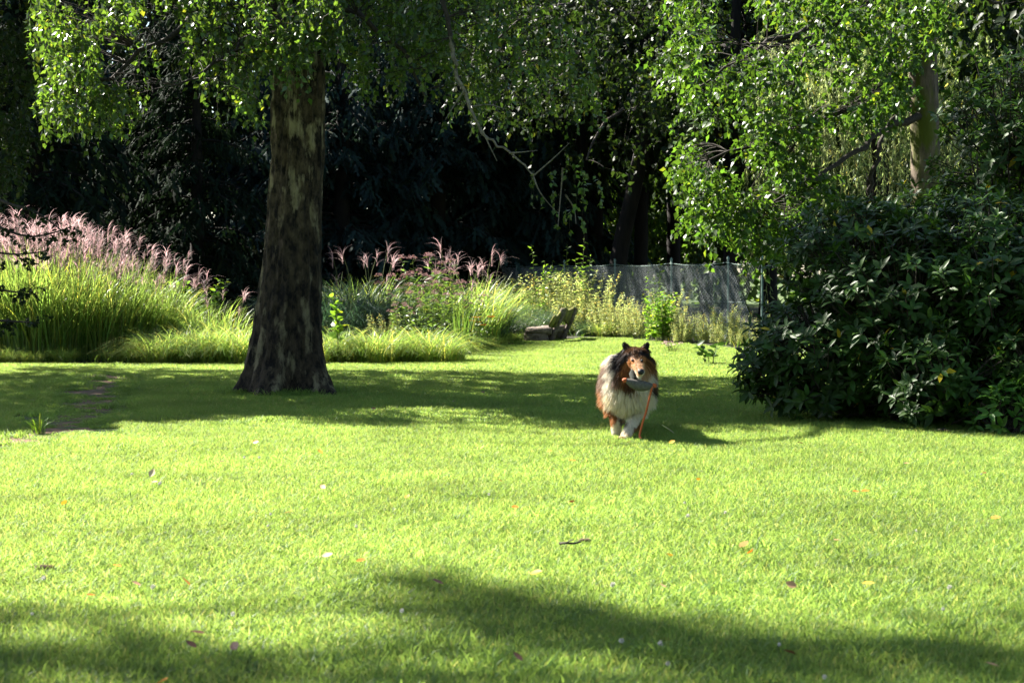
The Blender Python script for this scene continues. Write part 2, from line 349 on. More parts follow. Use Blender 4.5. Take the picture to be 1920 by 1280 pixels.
# ------------------------------------------------------------------ templates
LEAF = ([(0, 0, 0), (-.36, .38, .07), (0, .42, -.02), (.36, .38, .07), (0, 1, -.08)], [(0, 3, 2), (0, 2, 1), (2, 3, 4), (1, 2, 4)])
OVAL = ([(0, 0, 0), (-.17, .25, .05), (0, .27, 0), (.17, .25, .05), (-.2, .62, .04), (0, .64, -.03), (.2, .62, .04), (0, 1, -.12)],
        [(0, 3, 2), (0, 2, 1), (1, 2, 5, 4), (2, 3, 6, 5), (4, 5, 7), (5, 6, 7)])
LANCE = ([(0, 0, 0), (-.1, .35, .03), (0, .36, -.01), (.1, .35, .03), (0, 1, -.18)], [(0, 3, 2), (0, 2, 1), (2, 3, 4), (1, 2, 4)])
NEEDLE = ([(0, 0, 0), (-.16, .2, -.03), (-.05, .3, 0), (-.2, .5, -.05), (-.05, .58, 0), (-.13, .8, -.06), (0, 1, -.1), (.13, .8, -.06), (.05, .58, 0), (.2, .5, -.05), (.05, .3, 0), (.16, .2, -.03)],
          [(0, 2, 1), (0, 11, 10), (0, 10, 2), (2, 4, 3), (2, 10, 8, 4), (10, 9, 8), (4, 6, 5), (4, 8, 6), (8, 7, 6)])
def frames(y, up_bias=.6, rng=RNG):
    """leaf frames: y along the leaf, z roughly up with scatter"""
    n = len(y); z = unit(np.array([0, 0, 1.]) * up_bias + rng.normal(0, .55, (n, 3))); x = unit(np.cross(y, z)); return x, y, np.cross(x, y)
def tints(n, lo=.7, hi=1.3, yel=.06, rng=RNG):
    c = (lo + (hi - lo) * rng.random((n, 1))) * np.ones((1, 3)); w = rng.random((n, 1)); c = c * (1 + (w - .5) * np.array([.35, .1, .2]))
    k = rng.random(n) < yel; c[k] *= np.array([1.9, 1.3, .9]); return c

def bez(a, b, c, n=6):
    """quadratic curve arrays a->c bulging to b"""
    t = np.linspace(0, 1, n)[None, :, None]
    return (1 - t) ** 2 * a[:, None] + 2 * t * (1 - t) * b[:, None] + t * t * c[:, None]
def trunk_tube(mb, pts, rad, sides=20, ridge=.06, flare=0, seed=1, rings=60, lobes=5):
    P = spline(pts, rings); n = len(P); r = np.interp(np.linspace(0, 1, n), np.linspace(0, 1, len(rad)), rad)
    a = np.arange(sides) * 2 * math.pi / sides; zz = P[:, 2:3] - P[0, 2]
    q = np.stack([np.cos(a)[None] * 2.2 + 0 * zz, np.sin(a)[None] * 2.2 + 0 * zz, zz * .8 + 0 * a[None]], -1)
    fine = ridge * .55 * (fbm(np.stack([q[..., 0] * 9, q[..., 1] * 9, zz * 9 + 0 * a[None]], -1), seed + 11, 2) - .5) * 2
    d = 1 + fine + ridge * (fbm(q * 2.2, seed, 4) - .5) * 2 + ridge * .8 * (fbm(np.stack([q[..., 0] * 5, q[..., 1] * 5, zz * 1.2 + 0 * a[None]], -1), seed + 7, 2) - .5) * 2
    fl = flare * np.exp(-zz / .22) * (.6 + .55 * np.cos(a * lobes + seed)[None] + .3 * np.cos(a * (lobes - 2) + 2)[None]) + flare * .45 * np.exp(-zz / .7)
    R2 = r[:, None] * (d + fl)
    V = P[:, None] + np.stack([np.cos(a)[None] * R2, np.sin(a)[None] * R2, 0 * R2], -1)
    i, j = np.meshgrid(np.arange(n - 1), np.arange(sides), indexing='ij'); j2 = (j + 1) % sides
    mb.add(V, np.stack([i * sides + j, i * sides + j2, (i + 1) * sides + j2, (i + 1) * sides + j], -1).reshape(-1, 4))
    return P
def leafy(anch, mbw, mbl, twl=.4, hang=.8, per=14, ll=.055, lw=1.0, tmpl=LEAF, link=None, outc=None, rng=RNG, yel=.05, lo=.65, hi=1.35, up=.5, leafdown=.7, tw=.003, links=True):
    """twigs at the anchor points, leaves along each twig; each twig joined to the nearest limb point by a thin branch"""
    m = len(anch)
    if m == 0: return
    d0 = rng.normal(0, 1, (m, 3)) * np.array([1, 1, .5])
    if outc is not None: d0 = unit(anch - outc) * 1.0 + d0 * .5
    d0 = unit(d0); L = twl * (.55 + .9 * rng.random(m)); dn = np.array([0, 0, -1.])
    end = anch + (d0 * (1 - hang) + dn * hang) * L[:, None]; mid = anch + d0 * L[:, None] * .42
    P = bez(anch, mid, end, 5); mbw.tubes(P, np.linspace(tw, tw * .3, 5)[None] * np.ones((m, 1)), 3)
    if link is not None and links:
        full = anch; near_ = np.array([((link - a) ** 2).sum(1).min() for a in anch]) ** .5; anch = anch[(rng.random(m) < .45) & (near_ < 1.0)]; m1 = len(anch)
        idx = np.array([int(np.argmin(((link - a) ** 2).sum(1) + 2.0 * np.maximum(0, a[2] - link[:, 2]) ** 2)) for a in anch], dtype=int); src = link[idx]
        midp = (src + anch) / 2 + np.array([0, 0, 1.]) * (.18 * np.linalg.norm(anch - src, axis=1))[:, None] + rng.normal(0, .06, (m1, 3))
        mbw.tubes(bez(src, midp, anch, 6), np.linspace(tw * 1.8, tw * .8, 6)[None] * np.ones((m1, 1)), 4); anch = full
    t = rng.random((m, per)) ** .8; t2 = t[..., None]; f = t * 4; i = np.minimum(f.astype(int), 3); w = (f - i)[..., None]; k = np.arange(m)[:, None]
    pos = P[k, i] * (1 - w) + P[k, i + 1] * w
    y = unit(rng.normal(0, 1, (m, per, 3)) * (1 - leafdown * .5) + dn * leafdown * 1.1 + (d0[:, None] * .3))
    pos = pos.reshape(-1, 3); y = y.reshape(-1, 3); n = len(pos); X, Y, Z = frames(y, up, rng)
    s = ll * (.6 + .7 * rng.random(n)); sc = np.stack([s * lw, s, s], -1)
    tc = np.repeat(.8 + .4 * rng.random((m, 1)), per, 0).reshape(-1, 1) * tints(n, lo, hi, yel, rng)
    mbl.scatter(*tmpl, pos, X, Y, Z, sc, tc)

def shadow_anchor(px, py, dist):
    """points up-sun of spots on the ground, dist = horizontal run back along the light"""
    g = gp(px, py); h = np.array([AZT[0], AZT[1], 0]) / math.hypot(*AZT)
    return g - h * np.asarray(dist)[:, None] + np.array([0, 0, 1.]) * (np.asarray(dist) * math.tan(EL))[:, None]
def shade_at(a):
    """picture position of the spot on the ground that a point in the crown shades"""
    return topx(a + SUN_D * (a[:, 2:3] / -SUN_D[2]))
def limb_set(mb, limbs, sides=8):
    pts = []
    for P, r0, r1 in limbs:
        S = spline(P, 18); S[1:-1] += RNG.normal(0, .025, (16, 3)); mb.tubes(S[None], np.linspace(r0, r1, 18)[None], sides); pts.append(S[2:])
    return np.concatenate(pts)

BAND = [(-260, 712), (-60, 712), (0, 706), (60, 700), (110, 690), (250, 694), (470, 700), (640, 698), (800, 700), (960, 703), (1110, 706), (1240, 712), (1420, 712), (1500, 716), (1620, 720), (1620, 800), (1480, 802), (1330, 801),
        (1230, 800), (1100, 796), (1030, 780), (900, 766), (700, 768), (600, 786), (480, 782), (400, 790), (300, 797), (225, 797), (180, 806), (60, 812), (-20, 815), (-260, 830)]
def band_anchors(which, rng, n=7600):
    q = sample_poly(BAND, n, np.random.default_rng(77), .19, 42, 8); r2 = np.random.default_rng(78); d = r2.uniform(6.3, 10.0, n); near_b = q[:, 0] > 1000; d[near_b] = r2.uniform(6.0, 8.0, near_b.sum())
    a = shadow_anchor(q[:, 0], q[:, 1], d); a = a[a[:, 2] > 1.5 + .168 * a[:, 1]]
    isb = np.hypot(a[:, 0] + 2.6, a[:, 1] - 19.2) < np.hypot(a[:, 0] + 9.0, a[:, 1] - 24.0) - .5
    return a[isb] if which == 'birch' else a[~isb]
# ------------------------------------------------------------------ the birch
def birch():
    rng = np.random.default_rng(5); b0 = gp(533, 738); Y0 = b0[1]
    root = thing('birch_tree', b0, 'stout old birch with dark furrowed pale patched bark standing on the open lawn', 'tree')
    tr = MB(); c = [b0] + [pt(x, y, Y0) for x, y in ((536, 690), (538, 640), (548, 520), (553, 400), (558, 300), (560, 200), (562, 80), (560, -60))] + [b0 + np.array([.1, .2, 9.0])]
    rr = np.array([60, 56, 49, 47, 45, 43, 39, 33, 26, 18, 9]) * Y0 / FPX
    # spline resamples by length: radii given on an even grid from base to top
    P = trunk_tube(tr, c, rr, 110, .13, .62, 4, 300, 6)
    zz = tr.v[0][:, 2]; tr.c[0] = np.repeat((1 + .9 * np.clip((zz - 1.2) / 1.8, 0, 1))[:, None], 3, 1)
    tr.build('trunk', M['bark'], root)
    top = lambda z: np.array([np.interp(z, P[:, 2], P[:, 0]), np.interp(z, P[:, 2], P[:, 1]), z])
    bl = MB()
    limbs = [
        ([top(4.6), pt(470, -60, 17.6), pt(380, 20, 17.0), pt(270, 100, 16.6), pt(150, 170, 16.4)], .06, .012),
        ([top(4.9), pt(420, -130, 18.6), pt(260, -20, 19.2), pt(120, 60, 19.6), pt(60, 150, 19.8)], .06, .012),
        ([top(4.2), pt(500, 0, 16.9), pt(430, 110, 16.3), pt(330, 160, 16.0)], .04, .01),
        ([top(4.3), pt(600, -20, 17.2), pt(680, 40, 16.9), pt(770, 100, 17.0), pt(800, 190, 17.0)], .05, .01),
        ([top(5.0), pt(660, -110, 18.5), pt(760, -60, 18.8), pt(880, 10, 18.7), pt(960, 110, 18.6)], .05, .012),
        ([top(5.5), pt(700, -200, 16.8), pt(800, -160, 16.5), pt(845, 70, 16.4)], .05, .022),
        ([top(5.2), b0 + [-1.2, -1.2, 6.2], b0 + [-2.6, -1.9, 6.0], b0 + [-3.4, -2.2, 5.0]], .06, .012),
        ([top(6.0), b0 + [1.2, 1.0, 7.2], b0 + [2.4, 1.9, 7.0], b0 + [3.2, 2.2, 6.2]], .06, .012),
        ([top(6.2), b0 + [-1.2, 1.6, 7.6], b0 + [-2.2, 2.8, 7.2], b0 + [-2.8, 3.6, 6.2]], .06, .012),
        ([top(6.8), b0 + [1.4, -1.0, 7.8], b0 + [2.6, -1.6, 7.0], b0 + [3.0, -1.9, 5.4]], .06, .012),
        ([top(7.5), b0 + [-.6, -.2, 9.2], b0 + [-1.4, -.6, 10.2]], .05, .012), ([top(7.8), b0 + [.8, .3, 9.6], b0 + [1.4, .6, 10.6]], .05, .012)]
    link = limb_set(bl, limbs)
    # the long bare bough that hangs out over the lawn
    bough = [(845, 70), (852, 120), (868, 165), (880, 195), (900, 240), (930, 270), (955, 287), (975, 300), (1000, 330)]
    S = spline([pt(x, y, 16.4) for x, y in bough], 26); S[1:-1] += rng.normal(0, .012, (24, 3))
    pb = MB(); pb.tubes(S[None], np.linspace(.024, .007, 26)[None], 7)
    for q in ([(955, 287), (975, 286), (1008, 282)], [(905, 245), (915, 268), (932, 302)], [(1000, 330), (1035, 300), (1068, 268)], [(1055, 315), (1052, 360), (1046, 425)], [(1060, 365), (1078, 390), (1080, 420)],
              [(870, 170), (850, 200), (835, 225)], [(885, 200), (915, 195), (950, 205)], [(1000, 330), (1010, 360), (1038, 392)]):
        S2 = spline([pt(x, y, 16.4 + rng.normal(0, .08)) for x, y in q], 8); pb.tubes(S2[None], np.linspace(.009, .003, 8)[None], 5)
    lv = MB()
    def place(poly, n, y0, y1, thr, sc=55, **kw):
        q = sample_poly(poly, n, rng, thr, sc, 4); leafy(pt(q[:, 0], q[:, 1], rng.uniform(y0, y1, n)), bl, lv, rng=rng, link=link, outc=None, **kw)
    k1 = dict(twl=.34, hang=.85, per=13, ll=.062, lw=.95)
    place([(70, -90), (62, 60), (100, 110), (75, 165), (85, 205), (150, 200), (205, 235), (245, 160), (320, 110), (400, 140), (455, 190), (500, 210), (520, 130), (600, 140), (600, -90)], 800, 15.6, 18.6, .43, **k1)
    place([(110, 40), (75, 190), (120, 215), (215, 225), (270, 150), (340, 100), (300, 20)], 200, 15.6, 17.2, .42, **k1)
    place([(600, -90), (600, 120), (640, 180), (700, 150), (760, 130), (850, 100), (900, 40), (930, -90)], 480, 16.3, 19.6, .43, **k1)
    place([(480, -90), (470, 90), (520, 160), (560, 60), (610, 120), (640, 60), (640, -90)], 150, 15.7, 17.2, .45, **k1)
    place([(800, 60), (830, 200), (900, 190), (1000, 230), (1100, 240), (1140, 150), (1100, 30), (900, -60)], 170, 16.4, 18.8, .48, **k1)
    place([(975, 300), (1000, 380), (1050, 400), (1110, 380), (1120, 320), (1060, 300)], 20, 16.2, 16.7, 0, twl=.24, hang=.8, per=8, ll=.06, links=False)
    # crown over the frame: it throws part of the band of shade across the lawn
    kb = dict(twl=.6, hang=.6, per=14, ll=.105, lw=1.0)
    leafy(band_anchors('birch', rng), bl, lv, rng=rng, link=link, **kb)
    d = rnd_dir(3000, rng); a = b0 + np.array([.2, .3, 7.2]) + d * np.array([3.2, 3.2, 3.2]) * (rng.random((3000, 1)) ** .4); gx, gy = shade_at(a)
    a = a[(a[:, 2] > 5.0) & (((gy < 808) & (gx > 1020)) | (gy < 745))][:1300]; leafy(a, bl, lv, rng=rng, link=link, **kb)
    # unseen leaves added up-sun of the rhododendrons to keep them in shade
    for (lo, hi, d0, d1, m) in (((2.0, 13.6, .4), (4.6, 15.2, 2.1), 4.6, 7.2, 330), ((4.2, 17.0, 1.4), (6.0, 18.2, 3.6), 6.6, 8.6, 230)):
        q = rng.uniform(lo, hi, (m, 3)); h = np.array([AZT[0], AZT[1], 0]); a = q - h * rng.uniform(d0, d1, m)[:, None]; a[:, 2] += -(a - q) @ h * math.tan(EL); a = a[a[:, 2] > 1.5 + .168 * a[:, 1]]
        leafy(a, bl, lv, rng=rng, link=link, **kb)
    bl.build('branches', M['twig'], root); pb.build('bare_bough', M['paletwig'], root); lv.build('crown', M['birch_leaf'], root, smooth=False)
birch()

# ------------------------------------------------------------------ trees that stand beyond the left edge and throw shade
def off_tree(name, base, label, polys, dist, n, ll, leafm, h, r0, extra=None, seed=3, thr=.3, anchors=None):
    rng = np.random.default_rng(seed); base = np.array(base, float); root = thing(name, base, label, 'tree'); tr = MB(); bl = MB(); lv = MB()
    P = trunk_tube(tr, [base, base + [.1, 0, h * .4], base + [0, .1, h * .75], base + [.05, 0, h]], [r0, r0 * .8, r0 * .5, r0 * .15], 20, .08, .5, seed, 50)
    A = []
    for (poly, w) in polys:
        q = sample_poly(poly, int(n * w), rng, thr, 45, 12); dd = rng.uniform(*dist, len(q)); A.append(shadow_anchor(q[:, 0], q[:, 1], dd))
    if anchors is not None: A.append(anchors)
    A = np.concatenate(A); px, py = topx(A); A = A[~((px > -10) & (px < 1930) & (py > -10))]
    limbs = []
    for k in range(14):
        e = A[rng.integers(len(A))]; z = np.clip(e[2] - rng.uniform(.5, 2), h * .3, h * .9); s = base + [0, 0, z]
        limbs.append(([s, (s + e) / 2 + [0, 0, .5], e], r0 * .3, .012))
    link = limb_set(bl, limbs)
    leafy(A, bl, lv, rng=rng, link=link, twl=.6, hang=.4, per=14, ll=ll)
    if extra: extra(root, bl, lv, rng, link, base)
    tr.build('trunk', M['darkbark'], root); bl.build('branches', M['twig'], root); lv.build('crown', leafm, root, smooth=False)
def dark_bough(root, bl, lv, rng, link, base):
    # dark twigs that reach into the picture at its left edge
    for q in ([(-120, 330, 19), (-20, 420, 18.5), (60, 450, 18.3), (135, 425, 18.2)], [(-120, 360, 19), (-30, 470, 18.4), (30, 480, 18.3), (90, 470, 18.2)], [(-100, 300, 19), (0, 380, 18.6), (70, 395, 18.4), (125, 440, 18.3)],
              [(-100, 470, 19), (-20, 540, 18.5), (60, 552, 18.3)], [(-100, 560, 19), (-20, 600, 18.6), (75, 605, 18.4)]):
        S = spline([pt(*p) for p in q], 14); bl.tubes(S[None], np.linspace(.03, .006, 14)[None], 6)
        a = S[rng.integers(3, 14, 26)] + rng.normal(0, .05, (26, 3)); leafy(a, bl, lv, rng=rng, twl=.16, hang=.35, per=9, ll=.05, links=False)
    q = sample_poly([(-60, -90), (-60, 350), (40, 330), (75, 200), (60, 60), (75, -90)], 330, rng, .42, 60, 5)
    leafy(pt(q[:, 0], q[:, 1], rng.uniform(19.5, 22, len(q))), bl, lv, rng=rng, link=link, twl=.4, per=14, ll=.07)
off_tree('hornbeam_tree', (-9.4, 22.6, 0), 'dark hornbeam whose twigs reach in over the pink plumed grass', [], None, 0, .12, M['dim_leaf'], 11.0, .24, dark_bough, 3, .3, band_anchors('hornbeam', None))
FG = [([(770, 1085), (900, 1098), (1010, 1112), (1110, 1150), (1200, 1185), (1400, 1200), (1560, 1228), (1700, 1262), (1560, 1285), (1350, 1262), (1200, 1240), (1080, 1215), (960, 1190), (860, 1160)], .34),
      ([(1600, 1240), (1760, 1215), (1960, 1195), (2100, 1300), (1960, 1330), (1700, 1330)], .14), ([(-100, 1185), (40, 1180), (200, 1195), (420, 1218), (560, 1240), (420, 1255), (200, 1250), (60, 1262), (-100, 1290)], .06),
      ([(560, 1262), (760, 1240), (1000, 1250), (1300, 1285), (1300, 1330), (560, 1330)], .02), ([(-300, 1310), (2200, 1310), (2200, 1400), (-300, 1400)], .03)]
off_tree('lime_tree', (-16.5, 14.3, 0), 'leafy lime tree beyond the left edge of the lawn', FG, (14.0, 19.0), 400, .10, M['beech_leaf'], 16.0, .24, None, 6, .43)

# ------------------------------------------------------------------ the bright tree and its neighbours on the right
def picture_tree(name, label, tp, rad, tmat, lmat, masses, limbs, seed, flare=.4, group=None, leafkw=None, extra=None, lm='twig', sides=28):
    rng = np.random.default_rng(seed); c = [pt(*p) for p in tp[1:]]; base = np.array(tp[0], float); root = thing(name, base, label, 'tree', group)
    tr = MB(); trunk_tube(tr, [base] + c, rad, sides, .1, flare, seed, 90); bl = MB(); lv = MB()
    link = limb_set(bl, [([pt(*p) for p in q], r0, r1) for q, r0, r1 in limbs])
    for poly, n, y0, y1, thr, sc in masses:
        q = sample_poly(poly, n, rng, thr, sc, seed); kw = dict(twl=.42, hang=.45, per=14, ll=.075, lw=1.0, rng=rng, link=link); kw.update(leafkw or {})
        leafy(pt(q[:, 0], q[:, 1], rng.uniform(y0, y1, len(q))), bl, lv, **kw)
    tr.build('trunk', M[tmat], root); bl.build('branches', M[lm], root); lv.build('crown', M[lmat], root, smooth=False)
    return root
T1 = (1738, 400, 24)
b1 = gp(1730, 683)
picture_tree('beech_tree', 'broad bright leaved beech with a mossy trunk rising behind the rhododendron', [tuple(b1), (1734, 500, 24), (1736, 330, 24), (1732, 200, 24), (1728, 60, 24), (1735, -150, 24), (1740, -500, 24)],
    [.24, .2, .2, .19, .18, .15, .1], 'mossbark', 'beech_leaf', [
    ([(1290, -100), (1262, 60), (1300, 160), (1300, 230), (1420, 250), (1560, 230), (1700, 190), (1740, 90), (1760, -100)], 900, 20.5, 26, .48, 70),
    ([(1250, -100), (1230, 100), (1290, 240), (1330, 180), (1330, -100)], 150, 23, 26.5, .46, 60),
    ([(1320, 200), (1270, 320), (1300, 350), (1290, 430), (1340, 450), (1400, 420), (1440, 440), (1480, 370), (1540, 330), (1560, 250), (1480, 200)], 620, 20.5, 25, .49, 55),
    ([(1400, 360), (1380, 470), (1430, 500), (1500, 400), (1560, 350), (1520, 310)], 190, 20.5, 22.5, .42, 45),
    ([(1560, 150), (1560, 220), (1640, 215), (1700, 190), (1700, 130)], 90, 21, 24, .42, 45),
    ([(1700, -100), (1710, 120), (1790, 60), (1790, -100)], 70, 22, 25, .45, 60)],
    [([(1733, 100, 24), (1690, 130, 23.6), (1600, 200, 22.6), (1450, 250, 21.8), (1330, 300, 21.4)], .07, .012), ([(1735, -60, 24), (1640, 0, 23.4), (1540, 40, 22.8), (1420, 90, 22), (1300, 170, 21.6)], .07, .012),
     ([(1735, 215, 24), (1660, 240, 23.4), (1600, 290, 22.5), (1520, 340, 21.8), (1420, 400, 21.2)], .06, .012), ([(1733, -150, 24), (1600, -110, 24.5), (1480, -60, 25), (1320, -20, 25.2)], .07, .015),
     ([(1735, -100, 24), (1800, -40, 24.5), (1880, 20, 25)], .06, .02), ([(1640, 60, 23), (1520, 80, 22.4), (1480, 160, 22.2), (1478, 240, 22.2), (1490, 270, 22.2)], .035, .012),
     ([(1690, 195, 23), (1640, 300, 22.6), (1630, 345, 22.6), (1625, 400, 22.6)], .03, .03), ([(1600, 20, 23), (1520, 70, 22.6), (1430, 90, 22), (1390, 85, 21.8)], .04, .012)],
    21, leafkw=dict(ll=.085, twl=.45))
b2 = (2.3, 41, 0)
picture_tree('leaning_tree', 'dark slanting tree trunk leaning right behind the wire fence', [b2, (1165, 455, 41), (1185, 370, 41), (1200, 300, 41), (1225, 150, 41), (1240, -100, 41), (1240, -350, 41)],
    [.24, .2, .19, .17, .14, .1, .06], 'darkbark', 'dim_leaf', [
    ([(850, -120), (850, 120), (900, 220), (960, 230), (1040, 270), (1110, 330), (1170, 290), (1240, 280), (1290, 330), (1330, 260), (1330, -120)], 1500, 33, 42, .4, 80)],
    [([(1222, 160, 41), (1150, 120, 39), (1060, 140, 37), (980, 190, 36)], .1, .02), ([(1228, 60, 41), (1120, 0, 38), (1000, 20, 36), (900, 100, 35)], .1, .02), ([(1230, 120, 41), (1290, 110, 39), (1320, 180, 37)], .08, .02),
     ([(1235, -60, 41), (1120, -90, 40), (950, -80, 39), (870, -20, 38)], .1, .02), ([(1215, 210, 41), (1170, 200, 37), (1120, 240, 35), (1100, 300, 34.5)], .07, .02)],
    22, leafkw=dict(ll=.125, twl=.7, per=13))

# ------------------------------------------------------------------ dark conifers, far broadleaf trees, willow
def spruce(loc, h, r, label, mat_, seed, low=.3, group='dark conifers behind the border'):
    rng = np.random.default_rng(seed); loc = np.array(loc, float); root = thing('spruce_tree', loc, label, 'tree', group); tr = MB(); bl = MB(); lv = MB()
    trunk_tube(tr, [loc, loc + [.05, 0, h * .5], loc + [0, 0, h]], [r * .085, r * .06, .02], 14, .08, .35, seed, 40)
    n = int(h * 15); z = low + (h - low) * rng.random(n) ** 1.15 * .97; a = rng.random(n) * 6.283; L = r * np.clip(1.05 - z / h, .05, 1) ** .75 * (.65 + .5 * rng.random(n)) + .15
    s = np.stack([0 * z, 0 * z, z], -1) + loc; d = np.stack([np.cos(a), np.sin(a), 0 * a], -1)
    e = s + d * L[:, None] + np.array([0, 0, 1.]) * (-.28 * L)[:, None]; mid = s + d * (L * .5)[:, None] + np.array([0, 0, 1.]) * (.12 * L)[:, None]
    P = bez(s, mid, e, 8); bl.tubes(P, np.linspace(.03, .006, 8)[None] * np.ones((n, 1)), 4)
    per = 44; t = rng.random((n, per)) ** .7 * .98; f = t * 7; i = np.minimum(f.astype(int), 6); w = (f - i)[..., None]; k = np.arange(n)[:, None]
    pos = (P[k, i] * (1 - w) + P[k, i + 1] * w) + rng.normal(0, .07, (n, per, 3))
    side = np.cross(d, np.array([0, 0, 1.])) * 1.0; sg = rng.choice([-1, 1], (n, per, 1))
    y = unit(d[:, None] * .5 + side[:, None] * sg * .6 + np.array([0, 0, -1.]) * (.55 + .9 * rng.random((n, per, 1))) + rng.normal(0, .25, (n, per, 3))).reshape(-1, 3)
    X, Y, Z = frames(y, .6, rng); ll = (.22 + .28 * rng.random(len(y))); ll = ll * np.repeat(np.clip(L / r + .35, .4, 1.2), per)
    lv.scatter(*NEEDLE, pos.reshape(-1, 3), X, Y, Z, np.stack([ll * .8, ll, ll], -1), tints(len(y), .6, 1.4, .03, rng))
    tr.build('trunk', M['darkbark'], root); bl.build('branches', M['darkbark'], root); lv.build('crown', M[mat_], root, smooth=False); return root
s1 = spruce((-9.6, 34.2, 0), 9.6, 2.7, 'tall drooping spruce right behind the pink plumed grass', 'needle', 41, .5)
for x, y, s, l in ((-6.6, 35.8, .76, 'black green spruce showing between the plumed grass and the birch trunk'), (-12.4, 35.5, 1.05, 'dark spruce at the far left behind the tallest pink plumes'), (-15.6, 37, 1.1, 'unseen spruce added outside the left edge to shade the wood'),
                   (-19.5, 36, 1.0, 'outermost unseen spruce added to shade the dark row to the left'), (-8.0, 38.6, .85, 'second row spruce seen dimly behind the drooping one')):
    dup(s1, (x, y, 0), y * 7 + x, s, l)  # the outer ones stand out of view, added to shade the row
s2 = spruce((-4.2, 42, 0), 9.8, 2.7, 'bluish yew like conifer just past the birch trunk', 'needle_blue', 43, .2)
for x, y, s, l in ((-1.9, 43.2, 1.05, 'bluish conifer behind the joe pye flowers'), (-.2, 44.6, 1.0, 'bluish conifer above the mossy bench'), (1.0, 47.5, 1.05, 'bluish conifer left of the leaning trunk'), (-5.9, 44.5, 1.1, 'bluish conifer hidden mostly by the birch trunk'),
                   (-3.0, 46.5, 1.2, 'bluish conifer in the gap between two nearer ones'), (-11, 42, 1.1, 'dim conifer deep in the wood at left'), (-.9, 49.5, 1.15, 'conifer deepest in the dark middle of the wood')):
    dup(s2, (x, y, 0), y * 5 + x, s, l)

def far_tree(loc, h, r, label, mat_, seed, n=420, zlo=.28, ll=.2, group='broadleaf trees of the wood', tr_r=.2, lean=0.):
    rng = np.random.default_rng(seed); loc = np.array(loc, float); root = thing('broadleaf_tree', loc, label, 'tree', group); tr = MB(); bl = MB(); lv = MB()
    P = trunk_tube(tr, [loc, loc + [lean * .4, 0, h * .35], loc + [lean, .1, h * .7], loc + [lean, 0, h * .95]], [tr_r, tr_r * .85, tr_r * .6, .03], 12, .08, .4, seed, 40)
    ch = .36 if zlo > .2 else .47; c0 = loc + np.array([lean, 0, h * (.98 - ch)]); limbs = []
    for k in range(9):
        e = c0 + rnd_dir(1, rng)[0] * np.array([r, r, h * .34]) * .8; s = np.array([np.interp(.25 * h + rng.random() * .4 * h, P[:, 2], P[:, i]) for i in range(3)]); limbs.append(([s, (s + e) / 2 + [0, 0, .4], e], tr_r * .35, .02))
    link = limb_set(bl, limbs, 6); d = rnd_dir(n, rng); A = c0 + d * np.array([r, r, h * ch]) * (.45 + .55 * rng.random((n, 1)))
    nz = fbm(A / 1.1 + seed, seed, 2); A = A[(nz > .4) & (A[:, 2] > h * zlo)]
    leafy(A, bl, lv, rng=rng, link=link, twl=.8, hang=.4, per=22, ll=ll, outc=c0, tw=.006)
    tr.build('trunk', M['darkbark'], root); bl.build('branches', M['darkbark'], root); lv.build('crown', M[mat_], root, smooth=False); return root
def bare(x, y):
    for o in [o for o in COL.objects if o.name.startswith('branches') and o.parent and abs(o.parent.location.x - x) < .01 and abs(o.parent.location.y - y) < .01]: bpy.data.objects.remove(o)
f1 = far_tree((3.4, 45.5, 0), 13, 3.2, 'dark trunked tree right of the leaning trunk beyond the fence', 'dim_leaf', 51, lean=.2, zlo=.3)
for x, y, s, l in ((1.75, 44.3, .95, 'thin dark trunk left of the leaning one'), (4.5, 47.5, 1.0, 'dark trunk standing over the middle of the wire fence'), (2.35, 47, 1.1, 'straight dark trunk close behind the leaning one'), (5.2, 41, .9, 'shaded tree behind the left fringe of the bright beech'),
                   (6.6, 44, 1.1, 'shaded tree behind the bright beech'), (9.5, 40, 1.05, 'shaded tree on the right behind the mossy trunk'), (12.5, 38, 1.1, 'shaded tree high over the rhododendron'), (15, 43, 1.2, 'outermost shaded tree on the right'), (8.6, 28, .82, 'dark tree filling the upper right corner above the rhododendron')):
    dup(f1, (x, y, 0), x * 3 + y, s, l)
for x, y in ((13.5, 17), (14.5, 9), (13, 1), (13, -7), (6, -9), (-1, -10), (-8, -10), (-15, -8)):    # tall trees added out of view to cut the sky light round the camera
    dup(f1, (x, y, 0), x * 3 + y, 1.7, 'tall tree added out of view to block sky light around the near end of the clearing')['group'] = 'added sky blocking trees around the near end of the clearing'
    bare(x, y)
for x, y, q in ((-19, 50, 1), (-15.5, 52, 1.1), (-12, 50, 1), (-8.8, 52, 1.05), (-5.4, 51, 1), (-2.2, 53, 1.05), (-17, 45, .9), (-13.5, 46, .95), (-9.5, 46.5, .9), (-22, 46, 1)):
    dup(f1, (x, y, 0), x * 3 + y, q, 'shaded broadleaf tree at the dim back of the wood behind the conifers')['group'] = 'shaded trees at the back of the wood'; bare(x, y)
    dup(s2, (x + 1.7, y + 2.2, 0), x * 5 + y, q, 'unlit conifer closing the back of the wood')['group'] = 'unlit conifers at the back of the wood'
f2 = far_tree((6.5, 57, 0), 12, 4.0, 'sunlit tree glowing behind the dark trunks', 'far_leaf', 52, 2000, .03, .2)
for x, y, s, l in ((2.6, 59, 1.05, 'sunlit tree in the gap left of the leaning trunk'), (10.5, 56, 1.0, 'sunlit tree behind the beech crown'), (4.6, 66, 1.3, 'tall far tree closing the gap between the trunks'),
                   (15, 58, 1.2, 'far tree behind the weeping willow'), (20, 54, 1.3, 'far tree at the right end of the wood')):
    dup(f2, (x, y, 0), x * 2 + y, s, l)

